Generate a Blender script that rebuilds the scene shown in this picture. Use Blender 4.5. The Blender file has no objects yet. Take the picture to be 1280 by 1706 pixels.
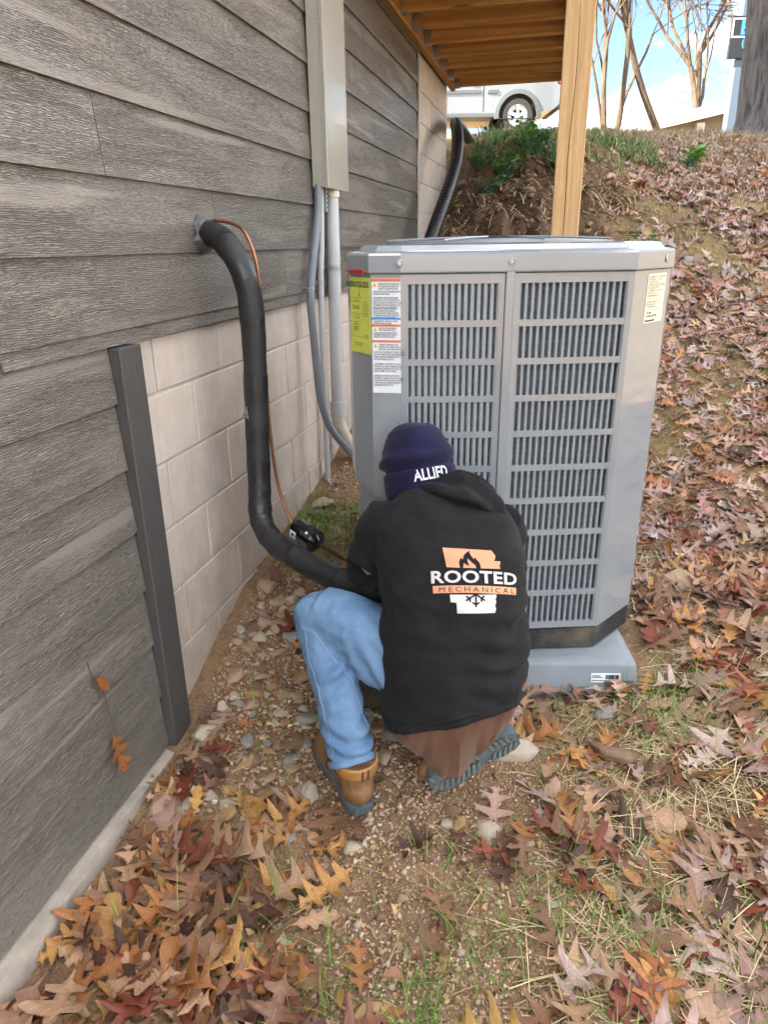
import bpy, bmesh, math, random
import numpy as np
from mathutils import Vector, Matrix, noise
from mathutils.bvhtree import BVHTree

# ------------------------------------------------------------------ camera, sky, sun, exposure
S = bpy.context.scene
COL = S.collection
R = math.radians
YAW = R(13.7)                      # the wall runs along +Y; camera and unit are turned this far towards it
CAM = Vector((1.09, 0.0, 1.5))
cd = bpy.data.cameras.new('camera'); cam = bpy.data.objects.new('camera', cd); COL.objects.link(cam)
cd.sensor_fit = 'VERTICAL'; cd.sensor_height = 36; cd.lens = 36 * 1170 / 1706
cd.clip_start = 0.05; cd.clip_end = 600
pitch, roll = R(21.0), R(-0.77)
fw = Vector((-math.sin(YAW) * math.cos(pitch), math.cos(YAW) * math.cos(pitch), -math.sin(pitch)))
r0 = Vector((math.cos(YAW), math.sin(YAW), 0)); u0 = r0.cross(fw)
rr = r0 * math.cos(roll) + u0 * math.sin(roll); uu = -r0 * math.sin(roll) + u0 * math.cos(roll)
mw = Matrix((rr, uu, -fw)).transposed().to_4x4(); mw.translation = CAM
cam.matrix_world = mw
S.camera = cam
SUN_EL, SUN_AZ = R(36), (-0.86, -0.51)          # where the sun stands: behind the house, low
wd = bpy.data.worlds.new('World'); S.world = wd; wd.use_nodes = True
nt = wd.node_tree; nt.nodes.clear()
wo = nt.nodes.new('ShaderNodeOutputWorld'); bg = nt.nodes.new('ShaderNodeBackground')
sk = nt.nodes.new('ShaderNodeTexSky'); sk.sky_type = 'NISHITA'; sk.sun_disc = False
sk.sun_elevation = SUN_EL; sk.sun_rotation = math.atan2(SUN_AZ[0], SUN_AZ[1]); sk.dust_density = .15; sk.ozone_density = 1.6; sk.altitude = 1200
tc = nt.nodes.new('ShaderNodeTexCoord'); mp = nt.nodes.new('ShaderNodeMapping'); mp.inputs['Scale'].default_value = (1.2, 1.2, 2.6); mp.inputs['Location'].default_value = (111.6, 61.2, 32.4)
cn = nt.nodes.new('ShaderNodeTexNoise'); cn.inputs['Scale'].default_value = 2.2; cn.inputs['Detail'].default_value = 6; cn.inputs['Roughness'].default_value = .58
cr = nt.nodes.new('ShaderNodeValToRGB'); cr.color_ramp.elements[0].position = .47; cr.color_ramp.elements[1].position = .63
cm = nt.nodes.new('ShaderNodeMixRGB'); cm.inputs[2].default_value = (36, 35, 34, 1)     # thin sunlit cloud
cmul = nt.nodes.new('ShaderNodeMath'); cmul.operation = 'MULTIPLY'; cmul.inputs[1].default_value = .8
L = nt.links.new
L(tc.outputs['Generated'], mp.inputs[0]); L(mp.outputs[0], cn.inputs['Vector']); L(cn.outputs['Fac'], cr.inputs[0]); L(cr.outputs[0], cmul.inputs[0])
L(cmul.outputs[0], cm.inputs[0]); L(sk.outputs[0], cm.inputs[1]); L(cm.outputs[0], bg.inputs[0]); L(bg.outputs[0], wo.inputs[0])
bg.inputs[1].default_value = .05
sd = bpy.data.lights.new('sun', 'SUN'); sun = bpy.data.objects.new('sun', sd); COL.objects.link(sun)
sd.energy = 5.0; sd.angle = R(.6); sd.color = (1, .86, .66)
sv = Vector((SUN_AZ[0] * math.cos(SUN_EL), SUN_AZ[1] * math.cos(SUN_EL), math.sin(SUN_EL)))
sun.rotation_euler = sv.to_track_quat('Z', 'Y').to_euler(); sun.location = (-20, -12, 20)
S.view_settings.view_transform = 'Standard'; S.view_settings.look = 'None'; S.view_settings.gamma = 1
S.view_settings.exposure = 2.6
S.render.engine = 'CYCLES'
S.cycles.use_denoising = True
S.cycles.max_bounces = 7; S.cycles.use_adaptive_sampling = True; S.cycles.adaptive_threshold = .03
try: S.cycles.denoiser = 'OPENIMAGEDENOISE'
except Exception: pass

# ------------------------------------------------------------------ helpers
rng = np.random.default_rng(7); random.seed(7)
def W(a, b, z): return Vector((CAM.x, CAM.y, 0)) + r0 * a + Vector((-math.sin(YAW), math.cos(YAW), 0)) * b + Vector((0, 0, z))
class MB:
    def __init__(s): s.v = []; s.f = []
    def add(s, v, f):
        o = len(s.v); s.v += [tuple(p) for p in v]; s.f += [tuple(i + o for i in q) for q in f]; return s
    def box(s, lo, hi, bev=0):
        (x0, y0, z0), (x1, y1, z1) = lo, hi
        if bev <= 0:
            v = [(x, y, z) for z in (z0, z1) for y in (y0, y1) for x in (x0, x1)]
            return s.add(v, [(0, 2, 3, 1), (4, 5, 7, 6), (0, 1, 5, 4), (2, 6, 7, 3), (0, 4, 6, 2), (1, 3, 7, 5)])
        bm = bmesh.new(); bmesh.ops.create_cube(bm, size=1)
        for q in bm.verts: q.co = Vector(((x0 + x1) / 2 + q.co.x * (x1 - x0), (y0 + y1) / 2 + q.co.y * (y1 - y0), (z0 + z1) / 2 + q.co.z * (z1 - z0)))
        bmesh.ops.bevel(bm, geom=bm.edges[:], offset=bev, segments=1, affect='EDGES')
        bm.verts.index_update(); s.add([q.co[:] for q in bm.verts], [[q.index for q in f.verts] for f in bm.faces]); bm.free(); return s
    def obox(s, c, ax, ay, az):      # box from centre and half-axis vectors
        c, ax, ay, az = map(Vector, (c, ax, ay, az))
        v = [c + ax * i + ay * j + az * k for k in (-1, 1) for j in (-1, 1) for i in (-1, 1)]
        return s.add(v, [(0, 2, 3, 1), (4, 5, 7, 6), (0, 1, 5, 4), (2, 6, 7, 3), (0, 4, 6, 2), (1, 3, 7, 5)])
    def loft(s, rings, caps=True, closed=False):
        n = len(rings[0]); v = [p for r in rings for p in r]; f = []
        m = len(rings)
        for i in range(m if closed else m - 1):
            for j in range(n):
                a, b = i * n + j, i * n + (j + 1) % n; k = ((i + 1) % m) * n
                f.append((a, b, k + (j + 1) % n, k + j))
        if caps and not closed: f += [tuple(range(n - 1, -1, -1)), tuple(range((m - 1) * n, m * n))]
        return s.add(v, f)
    def tube(s, pts, rad, n=12, caps=True, flat=None):
        pts = [Vector(p) for p in pts]; m = len(pts)
        if not hasattr(rad, '__len__'): rad = [rad] * m
        rings = []; ref = None
        for i, p in enumerate(pts):
            t = (pts[min(i + 1, m - 1)] - pts[max(i - 1, 0)]).normalized()
            if ref is None: ref = t.orthogonal().normalized()
            ref = (ref - t * ref.dot(t))
            ref = ref.normalized() if ref.length > 1e-6 else t.orthogonal().normalized()
            b = t.cross(ref)
            rings.append([p + (ref * math.cos(2 * math.pi * j / n) + b * math.sin(2 * math.pi * j / n)) * rad[i] for j in range(n)])
        return s.loft(rings, caps)
    def lathe(s, prof, c=(0, 0, 0), axis=(0, 0, 1), n=24, caps=True):
        c = Vector(c); q = Vector(axis).normalized().to_track_quat('Z', 'Y')
        return s.loft([[c + q @ Vector((r * math.cos(2 * math.pi * j / n), r * math.sin(2 * math.pi * j / n), h)) for j in range(n)] for r, h in prof], caps)
    def prism(s, poly, o, ax, ay, th):
        o, ax, ay = map(Vector, (o, ax, ay)); nz = ax.cross(ay).normalized() * th; n = len(poly)
        a = [o + ax * x + ay * y for x, y in poly]; b = [p + nz for p in a]
        return s.add(a + b, [tuple(range(n - 1, -1, -1)), tuple(range(n, 2 * n))] + [(i, (i + 1) % n, n + (i + 1) % n, n + i) for i in range(n)])
    def mesh(s, name, smooth=False):
        me = bpy.data.meshes.new(name); me.from_pydata(s.v, [], s.f)
        bm = bmesh.new(); bm.from_mesh(me); bmesh.ops.recalc_face_normals(bm, faces=bm.faces[:]); bm.to_mesh(me); bm.free()
        if smooth:
            me.polygons.foreach_set('use_smooth', [True] * len(me.polygons))
            try: me.set_sharp_from_angle(angle=R(38))
            except Exception: pass
        return me
    def build(s, name, mat, parent=None, smooth=False): return link(name, s.mesh(name, smooth), mat, parent)
def link(name, me, mat=None, parent=None, loc=None):
    o = bpy.data.objects.new(name, me); COL.objects.link(o)
    if mat is not None and not me.materials: me.materials.append(mat)
    if parent is not None: o.parent = parent
    if loc is not None: o.location = loc
    return o
def empty(name, loc=(0, 0, 0), rz=0):
    o = bpy.data.objects.new(name, None); COL.objects.link(o); o.location = loc; o.rotation_euler = (0, 0, rz); o.empty_display_size = .1; return o
def tag(o, label, cat, group=None):
    o['label'] = label; o['category'] = cat
    if group: o['group'] = group
    return o
def kind(o, k): o['kind'] = k; return o
def smooth_path(pts, k=8):
    P = [Vector(p) for p in pts]; P = [P[0] * 2 - P[1]] + P + [P[-1] * 2 - P[-2]]; out = []
    for i in range(1, len(P) - 2):
        for j in range(k):
            t = j / k; a, b, c, d = P[i - 1:i + 3]
            out.append(.5 * ((2 * b) + (c - a) * t + (2 * a - 5 * b + 4 * c - d) * t * t + (3 * b - a - 3 * c + d) * t ** 3))
    out.append(P[-2]); return out
def arr_mesh(name, V, F, colors=None, smooth=False, loc=None):
    """V (n,3), F (m,k) arrays; colors per vertex (n,3)"""
    V = np.asarray(V, np.float32); F = np.asarray(F, np.int32); k = F.shape[1]
    me = bpy.data.meshes.new(name); me.vertices.add(len(V)); me.vertices.foreach_set('co', V.ravel())
    me.loops.add(F.size); me.loops.foreach_set('vertex_index', F.ravel())
    me.polygons.add(len(F)); me.polygons.foreach_set('loop_start', np.arange(0, F.size, k, dtype=np.int32))
    try: me.polygons.foreach_set('loop_total', np.full(len(F), k, np.int32))
    except Exception: pass
    if smooth: me.polygons.foreach_set('use_smooth', np.ones(len(F), bool))
    if colors is not None:
        at = me.color_attributes.new('Col', 'FLOAT_COLOR', 'POINT'); c = np.ones((len(V), 4), np.float32); c[:, :3] = colors; at.data.foreach_set('color', c.ravel())
    if loc is not None:
        at = me.color_attributes.new('Loc', 'FLOAT_COLOR', 'POINT'); c = np.ones((len(V), 4), np.float32); c[:, :3] = loc; at.data.foreach_set('color', c.ravel())
    me.update(calc_edges=True); me.validate(); return me

# ------------------------------------------------------------------ materials
MATS = {}
class NM:
    def __init__(s, name):
        s.m = bpy.data.materials.new(name); s.m.use_nodes = True; s.t = s.m.node_tree; s.p = s.t.nodes['Principled BSDF']; s.out = s.t.nodes['Material Output']
    def n(s, ty, **kw):
        x = s.t.nodes.new('ShaderNode' + ty)
        for k, v in kw.items():
            if hasattr(x, k): setattr(x, k, v)
            else: x.inputs[k.replace('_', ' ')].default_value = v
        return x
    def l(s, a, b): s.t.links.new(a, b)
    def noise(s, vec, scale, detail=4, rough=.55, dist=0):
        x = s.n('TexNoise'); x.inputs['Scale'].default_value = scale; x.inputs['Detail'].default_value = detail; x.inputs['Roughness'].default_value = rough; x.inputs['Distortion'].default_value = dist
        if vec is not None: s.l(vec, x.inputs['Vector'])
        return x.outputs['Fac']
    def ramp(s, fac, stops):
        x = s.n('ValToRGB'); e = x.color_ramp.elements
        while len(e) < len(stops): e.new(.5)
        for i, (p, c) in enumerate(stops): e[i].position = p; e[i].color = (*c, 1) if hasattr(c, '__len__') else (c, c, c, 1)
        s.l(fac, x.inputs[0]); return x.outputs[0]
    def mix(s, fac, a, b, ty='MIX'):
        x = s.n('MixRGB', blend_type=ty)
        for i, q in ((0, fac), (1, a), (2, b)):
            if hasattr(q, 'links'): s.l(q, x.inputs[i])
            elif i == 0: x.inputs[0].default_value = q
            else: x.inputs[i].default_value = (*q, 1) if hasattr(q, '__len__') else (q, q, q, 1)
        return x.outputs[0]
    def bump(s, h, strength=.3, dist=.01, prev=None):
        x = s.n('Bump'); x.inputs['Strength'].default_value = strength; x.inputs['Distance'].default_value = dist; s.l(h, x.inputs['Height'])
        if prev is not None: s.l(prev, x.inputs['Normal'])
        return x.outputs[0]
    def obj(s, scale=(1, 1, 1), rand=0.0):
        tcn = s.n('TexCoord'); v = tcn.outputs['Object']
        if rand:
            oi = s.n('ObjectInfo'); mu = s.n('VectorMath', operation='SCALE'); cx = s.n('CombineXYZ')
            s.l(oi.outputs['Random'], cx.inputs[0]); s.l(oi.outputs['Random'], cx.inputs[1]); s.l(oi.outputs['Random'], cx.inputs[2])
            s.l(cx.outputs[0], mu.inputs[0]); mu.inputs[3].default_value = rand
            ad = s.n('VectorMath', operation='ADD'); s.l(v, ad.inputs[0]); s.l(mu.outputs[0], ad.inputs[1]); v = ad.outputs[0]
        mpn = s.n('Mapping'); mpn.inputs['Scale'].default_value = scale; s.l(v, mpn.inputs[0]); return mpn.outputs[0]
    def rnd(s): return s.n('ObjectInfo').outputs['Random']
    def set(s, col=None, rough=None, normal=None, metal=None, spec=None, coat=None):
        for k, q in (('Base Color', col), ('Roughness', rough), ('Normal', normal), ('Metallic', metal), ('Specular IOR Level', spec), ('Coat Weight', coat)):
            if q is None: continue
            if hasattr(q, 'links'): s.l(q, s.p.inputs[k])
            else: s.p.inputs[k].default_value = (*q, 1) if k == 'Base Color' else q
        MATS[s.m.name] = s.m; return s.m
def plain(name, col, rough=.6, metal=0, var=.12, scale=30, bump=.0, spec=.5, coat=None, bscale=None):
    m = NM(name); v = m.obj(); f = m.noise(v, scale, 5)
    c = m.mix(m.ramp(f, [(.25, 0), (.75, 1)]), tuple(x * (1 - var) for x in col), tuple(min(1, x * (1 + var)) for x in col))
    nb = m.bump(m.noise(v, bscale or scale * 4, 4), bump, .004) if bump else None
    return m.set(c, rough, nb, metal, spec, coat)

def make_siding():
    m = NM('cedar_grain_siding'); v = m.obj((1, .13, 1), rand=37.0)
    warp = m.noise(m.obj((1, .9, 5), rand=11.0), 2.3, 3)
    vv = m.n('VectorMath', operation='ADD'); cx = m.n('CombineXYZ'); mm = m.n('Math', operation='MULTIPLY'); mm.inputs[1].default_value = .035
    m.l(warp, mm.inputs[0]); m.l(mm.outputs[0], cx.inputs[2]); m.l(v, vv.inputs[0]); m.l(cx.outputs[0], vv.inputs[1])
    g1 = m.noise(vv.outputs[0], 330, 3, .5, .8)
    wv = m.n('TexWave', wave_type='BANDS', bands_direction='Z'); wv.inputs['Scale'].default_value = 66; wv.inputs['Distortion'].default_value = 8; wv.inputs['Detail'].default_value = 4; wv.inputs['Detail Scale'].default_value = 3.2; wv.inputs['Detail Roughness'].default_value = .66
    m.l(vv.outputs[0], wv.inputs['Vector'])
    fine = m.noise(m.obj((1, .3, 1), rand=5.0), 420, 4, .6)
    patch = m.ramp(m.noise(m.obj((1, .35, 2.2), rand=23.0), 4.5, 3), [(.40, 0), (.62, 1)])
    h = m.mix(patch, m.mix(.45, g1, fine), wv.outputs['Fac'])
    hr = m.ramp(h, [(.30, 0), (.52, .75), (.75, 1)])
    flat = m.ramp(m.noise(m.obj((1, .12, 2.5), rand=51.0), 7, 2), [(.60, 0), (.68, 1)])
    hh = m.mix(flat, hr, m.mix(.75, hr, .9))
    col = m.mix(hh, (.140, .122, .103), (.232, .205, .175))
    col = m.mix(.5, col, m.mix(m.rnd(), (.88, .87, .86), (1.10, 1.07, 1.03)), 'MULTIPLY')
    dirt = m.ramp(m.noise(m.obj((1, 1, 1), rand=3), 900, 2), [(.74, 0), (.80, 1)])
    col = m.mix(m.mix(.5, 0, dirt), col, (.42, .40, .37))
    m.set(col, m.mix(hh, .55, .34), m.bump(fine, .35, .0012, m.bump(hh, 1.0, .0034)), 0, .55)
make_siding()
def make_block():
    m = NM('concrete_block'); v = m.obj((1, 1, 1), rand=19.0)
    a = m.noise(v, 9, 5, .6); b = m.noise(v, 210, 4, .7); c = m.noise(m.obj((1, 9, 1.2), rand=7), 7, 4)
    col = m.mix(m.ramp(a, [(.3, 0), (.72, 1)]), (.52, .445, .375), (.63, .55, .475))
    col = m.mix(m.ramp(c, [(.45, 0), (.8, .5)]), col, (.44, .38, .33))
    col = m.mix(.55, col, m.mix(m.rnd(), (.86, .86, .88), (1.06, 1.02, .98)), 'MULTIPLY')
    pit = m.ramp(b, [(.30, 0), (.42, 1)])
    col = m.mix(pit, m.mix(.5, col, (.2, .17, .15)), col)
    # splashed clay low down has its own ragged shape
    geo = m.n('NewGeometry'); sx = m.n('SeparateXYZ'); m.l(geo.outputs['Position'], sx.inputs[0])
    ad = m.n('Math', operation='ADD'); mu = m.n('Math', operation='MULTIPLY'); mu.inputs[1].default_value = .9; m.l(a, mu.inputs[0]); m.l(sx.outputs[2], ad.inputs[0]); m.l(mu.outputs[0], ad.inputs[1])
    col = m.mix(m.ramp(ad.outputs[0], [(.45, .55), (1.0, 0)]), col, (.40, .28, .19))
    m.set(col, .9, m.bump(b, .5, .003, m.bump(a, .3, .006)), 0, .25)
make_block()
plain('mortar', (.50, .46, .42), .95, 0, .15, 40, .6)
plain('footing_concrete', (.42, .36, .29), .95, 0, .25, 14, .6)
def make_trim():
    m = NM('dark_trim_paint'); v = m.obj((6, 6, .35), rand=9)
    g = m.noise(v, 30, 4, .6); f = m.noise(m.obj(), 600, 2)
    m.set(m.mix(m.ramp(f, [(.73, 0), (.8, .5)]), m.mix(g, (.045, .042, .040), (.088, .082, .078)), (.4, .38, .36)), .55, m.bump(g, .5, .003), 0, .4)
make_trim()
def make_lumber(name, c1, c2, along):
    sc = {'x': (.06, 1, 1), 'y': (1, .06, 1), 'z': (1, 1, .06)}[along]
    m = NM(name); v = m.obj(sc, rand=29.0)
    wv = m.n('TexWave', wave_type='RINGS', rings_direction={'x': 'X', 'y': 'Y', 'z': 'Z'}[along]); wv.inputs['Scale'].default_value = 9; wv.inputs['Distortion'].default_value = 7; wv.inputs['Detail'].default_value = 3; wv.inputs['Detail Scale'].default_value = 1.4
    m.l(v, wv.inputs['Vector']); g = m.noise(v, 160, 4, .6); big = m.noise(m.obj(rand=13), 3.5, 3)
    col = m.mix(m.ramp(wv.outputs['Fac'], [(.15, 0), (.95, 1)]), c1, c2)
    col = m.mix(m.ramp(g, [(.35, .35), (.6, 0)]), col, tuple(x * .62 for x in c1))
    col = m.mix(m.ramp(big, [(.55, 0), (.8, .45)]), col, tuple(x * .7 for x in c1))
    col = m.mix(.7, col, m.mix(m.rnd(), (.8, .78, .76), (1.12, 1.1, 1.06)), 'MULTIPLY')
    kn = m.n('TexVoronoi'); kn.inputs['Scale'].default_value = 1.5
    m.l(m.obj({'x': (1, 5, 5), 'y': (5, 1, 5), 'z': (5, 5, 1)}[along], rand=41), kn.inputs['Vector'])
    col = m.mix(m.ramp(kn.outputs['Distance'], [(.06, .8), (.12, 0)]), col, (.16, .055, .02))
    m.set(col, .7, m.bump(g, .25, .002), 0, .3)
make_lumber('pine_joist', (.44, .235, .085), (.58, .34, .14), 'x')
make_lumber('pine_board', (.42, .225, .085), (.56, .33, .14), 'y')
make_lumber('pine_post', (.52, .33, .15), (.60, .40, .20), 'z')
plain('galvanized', (.42, .43, .43), .42, .9, .2, 25)
plain('unit_paint', (.238, .262, .282), .13, 0, .04, 5, .008, .7, .7, 60)
plain('slat_paint', (.245, .27, .29), .32, 0, .05, 12, .03, .5)
plain('coil', (.24, .265, .285), .55, .2, .4, 300)
plain('coil_fin', (.16, .18, .19), .45, .6, .3, 200)
plain('black_plastic', (.016, .016, .017), .42, 0, .3, 60, .15)
def make_base():
    m = NM('speckled_black_base'); f = m.noise(m.obj(), 420, 2); g = m.noise(m.obj((1, 1, 1)), 6, 3)
    c = m.mix(m.ramp(f, [(.58, 0), (.70, 1)]), (.018, .018, .019), (.17, .16, .15))
    m.set(m.mix(m.ramp(g, [(.5, 0), (.8, .6)]), c, (.22, .17, .12)), .5, None, 0, .4)
make_base()
plain('pad_plastic', (.205, .225, .245), .5, 0, .12, 10, .12, .4, None, 220)
plain('red_plastic', (.45, .03, .035), .35)
plain('label_yellow', (.62, .66, .11), .55, 0, .05, 30)
plain('label_white', (.66, .70, .74), .5, 0, .03, 30)
plain('label_cream', (.72, .66, .48), .5, 0, .03, 30)
plain('print_black', (.03, .03, .03), .6)
plain('print_orange', (.56, .16, .05), .55)
plain('print_blue', (.06, .25, .60), .55)
plain('print_amber', (.75, .45, .02), .55)
plain('box_beige', (.33, .315, .265), .24, 0, .04, 14, .03, .5, .3, 90)
plain('conduit_grey', (.44, .445, .445), .38, 0, .06, 20, .03)
plain('pvc_tan', (.60, .54, .45), .4, 0, .08, 20)
plain('whip_grey', (.15, .165, .185), .34, 0, .08, 20, .05)
def make_insul():
    m = NM('foam_insulation'); f = m.noise(m.obj(), 320, 2); g = m.noise(m.obj(), 14, 4); q = m.noise(m.obj((3, 3, .6)), 60, 4)
    c = m.mix(g, (.010, .010, .011), (.026, .026, .028))
    c = m.mix(m.ramp(f, [(.70, 0), (.76, .7)]), c, (.25, .23, .21))
    m.set(c, m.mix(g, .42, .62), m.bump(q, .35, .004), 0, .45)
make_insul()
plain('black_tape', (.016, .016, .018), .30, 0, .3, 40, .2, .5)
plain('putty', (.12, .12, .115), .7, 0, .45, 45, .9)
plain('copper', (.36, .15, .085), .38, .8, .3, 40)
plain('copper_dark', (.10, .035, .02), .45, .7, .5, 30)
plain('drier_black', (.008, .008, .009), .16, 0, .2, 20, .0, .6, .6)
plain('green_plastic', (.03, .16, .10), .4)
plain('corrugated_black', (.014, .015, .018), .34, 0, .25, 20, .1)
plain('membrane_black', (.010, .010, .011), .6, 0, .4, 12, .4)
# clothing
def fabric(name, col, rough=.9, wscale=900, var=.18, fleck=None, sheen=.3):
    m = NM(name); f = m.noise(m.obj(), wscale, 2); g = m.noise(m.obj(), 12, 4)
    c = m.mix(m.ramp(g, [(.3, 0), (.75, 1)]), tuple(x * (1 - var) for x in col), tuple(x * (1 + var) for x in col))
    if fleck: c = m.mix(m.ramp(f, [(.60, 0), (.80, .55)]), c, fleck)
    mt = m.set(c, rough, m.bump(f, .35, .0012, m.bump(g, .25, .006)), 0, .2)
    try: m.p.inputs['Sheen Weight'].default_value = sheen; m.p.inputs['Sheen Roughness'].default_value = .5
    except Exception: pass
    return mt
fabric('hoodie_black', (.0125, .0120, .0128), .92, 420, .25, (.055, .052, .052), .03)
fabric('beanie_navy', (.010, .009, .034), .95, 500, .2, (.03, .026, .085), .08)
fabric('shirt_brown', (.135, .066, .038), .92, 900, .15, None, .2)
fabric('white_thread', (.68, .68, .72), .8)
fabric('print_peach', (.66, .30, .17), .8, 900, .06)
fabric('print_lightgrey', (.56, .53, .52), .8, 900, .06)
def make_denim():
    m = NM('denim'); tcn = m.obj((1, 1, 1)); f = m.noise(m.obj((1, 1, .22)), 620, 2); g = m.noise(tcn, 9, 4); q = m.noise(tcn, 34, 4)
    c = m.mix(m.ramp(g, [(.32, 0), (.7, 1)]), (.10, .185, .315), (.18, .285, .43))
    c = m.mix(m.ramp(f, [(.4, .35), (.65, 0)]), c, (.09, .17, .30)); c = m.mix(m.ramp(q, [(.55, 0), (.8, .3)]), c, (.30, .45, .62))
    m.set(c, .85, m.bump(f, .3, .001), 0, .2)
make_denim()
plain('denim_stitch', (.20, .30, .45), .9)
plain('skin', (.42, .22, .15), .5, 0, .1, 20)
plain('boot_leather', (.20, .105, .045), .6, 0, .35, 22, .35, .35, None, 140)
plain('boot_collar', (.36, .17, .045), .6, 0, .15, 30, .2)
plain('boot_dark', (.06, .05, .04), .7, 0, .2, 30, .2)
plain('sole_rubber', (.085, .105, .115), .7, 0, .3, 30, .2)
plain('sole_tread', (.12, .135, .125), .85, 0, .35, 40, .3)
plain('bag_canvas', (.085, .068, .05), .9, 0, .3, 80, .4)
# far things
plain('car_paint', (.17, .20, .23), .22, 0, .02, 5, 0, .5, .5)
plain('car_trim', (.10, .12, .14), .5); plain('tyre', (.035, .035, .037), .8, 0, .3, 20); plain('alloy', (.55, .57, .58), .3, .8)
plain('car_glass', (.03, .04, .05), .08); plain('dark_gap', (.01, .01, .01), .9)
plain('fascia_white', (.80, .78, .72), .6); plain('tan_siding', (.26, .21, .14), .7); plain('shingle', (.16, .14, .12), .9, 0, .3, 6); plain('window_glass', (.30, .32, .27), .15)
plain('sign_black', (.014, .016, .024), .35); plain('sign_blue', (.05, .30, .75), .45); plain('sign_white', (.75, .75, .78), .45); plain('pole_paint', (.10, .15, .22), .5)
plain('bin_blue', (.10, .14, .20), .5); plain('ribbon_teal', (.05, .45, .55), .5)
def make_bark(name, c1, c2, sc):
    m = NM(name); v = m.obj((sc, sc, sc * .16)); g = m.noise(v, 6, 5, .65, .4); h = m.noise(m.obj(), 1.2, 3)
    c = m.mix(m.ramp(g, [(.35, 0), (.62, 1)]), c1, c2); c = m.mix(m.ramp(h, [(.45, 0), (.7, .35)]), c, tuple(x * 1.3 for x in c2))
    m.set(c, .95, m.bump(g, 1.0, .03), 0, .15)
make_bark('oak_bark', (.05, .045, .045), (.17, .155, .15), 3.2)
make_bark('pale_bark', (.06, .048, .038), (.15, .115, .085), 2)
def make_leaf():
    m = NM('leaf'); at = m.n('VertexColor', layer_name='Col'); f = m.noise(m.obj(), 38, 4); q = m.noise(m.obj(rand=4), 260, 3)
    c = m.mix(m.ramp(f, [(.35, .45), (.65, 0)]), at.outputs['Color'], m.mix(1, at.outputs['Color'], (.55, .45, .42), 'MULTIPLY'))
    c = m.mix(m.ramp(q, [(.62, 0), (.72, .4)]), c, m.mix(1, at.outputs['Color'], (.35, .3, .3), 'MULTIPLY'))
    lo = m.n('VertexColor', layer_name='Loc'); sp = m.n('SeparateColor'); m.l(lo.outputs['Color'], sp.inputs[0])
    m1 = m.n('Math', operation='MULTIPLY'); m1.inputs[1].default_value = .95; m.l(sp.outputs[1], m1.inputs[0]); m2 = m.n('Math', operation='SUBTRACT'); m.l(sp.outputs[0], m2.inputs[0]); m.l(m1.outputs[0], m2.inputs[1])
    m3 = m.n('Math', operation='MULTIPLY'); m3.inputs[1].default_value = 8.5; m.l(m2.outputs[0], m3.inputs[0]); m4 = m.n('Math', operation='FRACT'); m.l(m3.outputs[0], m4.inputs[0]); m5 = m.n('Math', operation='SUBTRACT'); m5.inputs[1].default_value = .5; m.l(m4.outputs[0], m5.inputs[0]); m6 = m.n('Math', operation='ABSOLUTE'); m.l(m5.outputs[0], m6.inputs[0])
    vein = m.ramp(m6.outputs[0], [(.0, 1), (.10, 0)])
    c = m.mix(m.mix(.45, 0, vein), c, m.mix(1, c, (1.7, 1.65, 1.6), 'MULTIPLY'))
    mt = m.set(c, .46, m.bump(vein, -.25, .003, m.bump(q, .25, .002, m.bump(f, .35, .006))), 0, .4)
    tr = m.n('BsdfTranslucent'); mx = m.n('MixShader'); mx.inputs[0].default_value = .18
    m.l(c, tr.inputs[0]); m.l(m.p.outputs[0], mx.inputs[1]); m.l(tr.outputs[0], mx.inputs[2]); m.l(mx.outputs[0], m.out.inputs[0]); return mt
make_leaf()
def make_attr(name, rough=.85, scale=60, bump=.5, dark=.6):
    m = NM(name); at = m.n('VertexColor', layer_name='Col'); f = m.noise(m.obj(rand=8), scale, 5, .6)
    c = m.mix(m.ramp(f, [(.35, dark), (.65, 0)]), at.outputs['Color'], m.mix(1, at.outputs['Color'], (.6, .55, .5), 'MULTIPLY'))
    return m.set(c, rough, m.bump(f, bump, .006), 0, .3)
make_attr('stone', .85, 45, .7); make_attr('blade', .6, 30, .0, .2); make_attr('bare_soil', .95, 120, .9, .7)
def make_ground():
    m = NM('ground_soil'); at = m.n('VertexColor', layer_name='Col'); v = m.obj()
    a = m.noise(v, 2.6, 6, .6); b = m.noise(v, 34, 5, .65); c = m.noise(v, 190, 4, .7)
    vo = m.n('TexVoronoi'); vo.inputs['Scale'].default_value = 95; m.l(v, vo.inputs['Vector'])
    col = m.mix(m.ramp(b, [(.3, .7), (.68, 0)]), at.outputs['Color'], m.mix(1, at.outputs['Color'], (.42, .38, .36), 'MULTIPLY'))
    col = m.mix(m.ramp(vo.outputs['Distance'], [(.15, 0), (.75, .55)]), col, m.mix(1, col, (.5, .45, .4), 'MULTIPLY')); col = m.mix(m.ramp(a, [(.5, 0), (.7, .4)]), col, m.mix(1, at.outputs['Color'], (.75, .62, .5), 'MULTIPLY'))
    m.set(col, .95, m.bump(vo.outputs['Distance'], .5, .006, m.bump(c, .6, .006, m.bump(b, .7, .02))), 0, .2)
make_ground()
M = MATS
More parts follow.
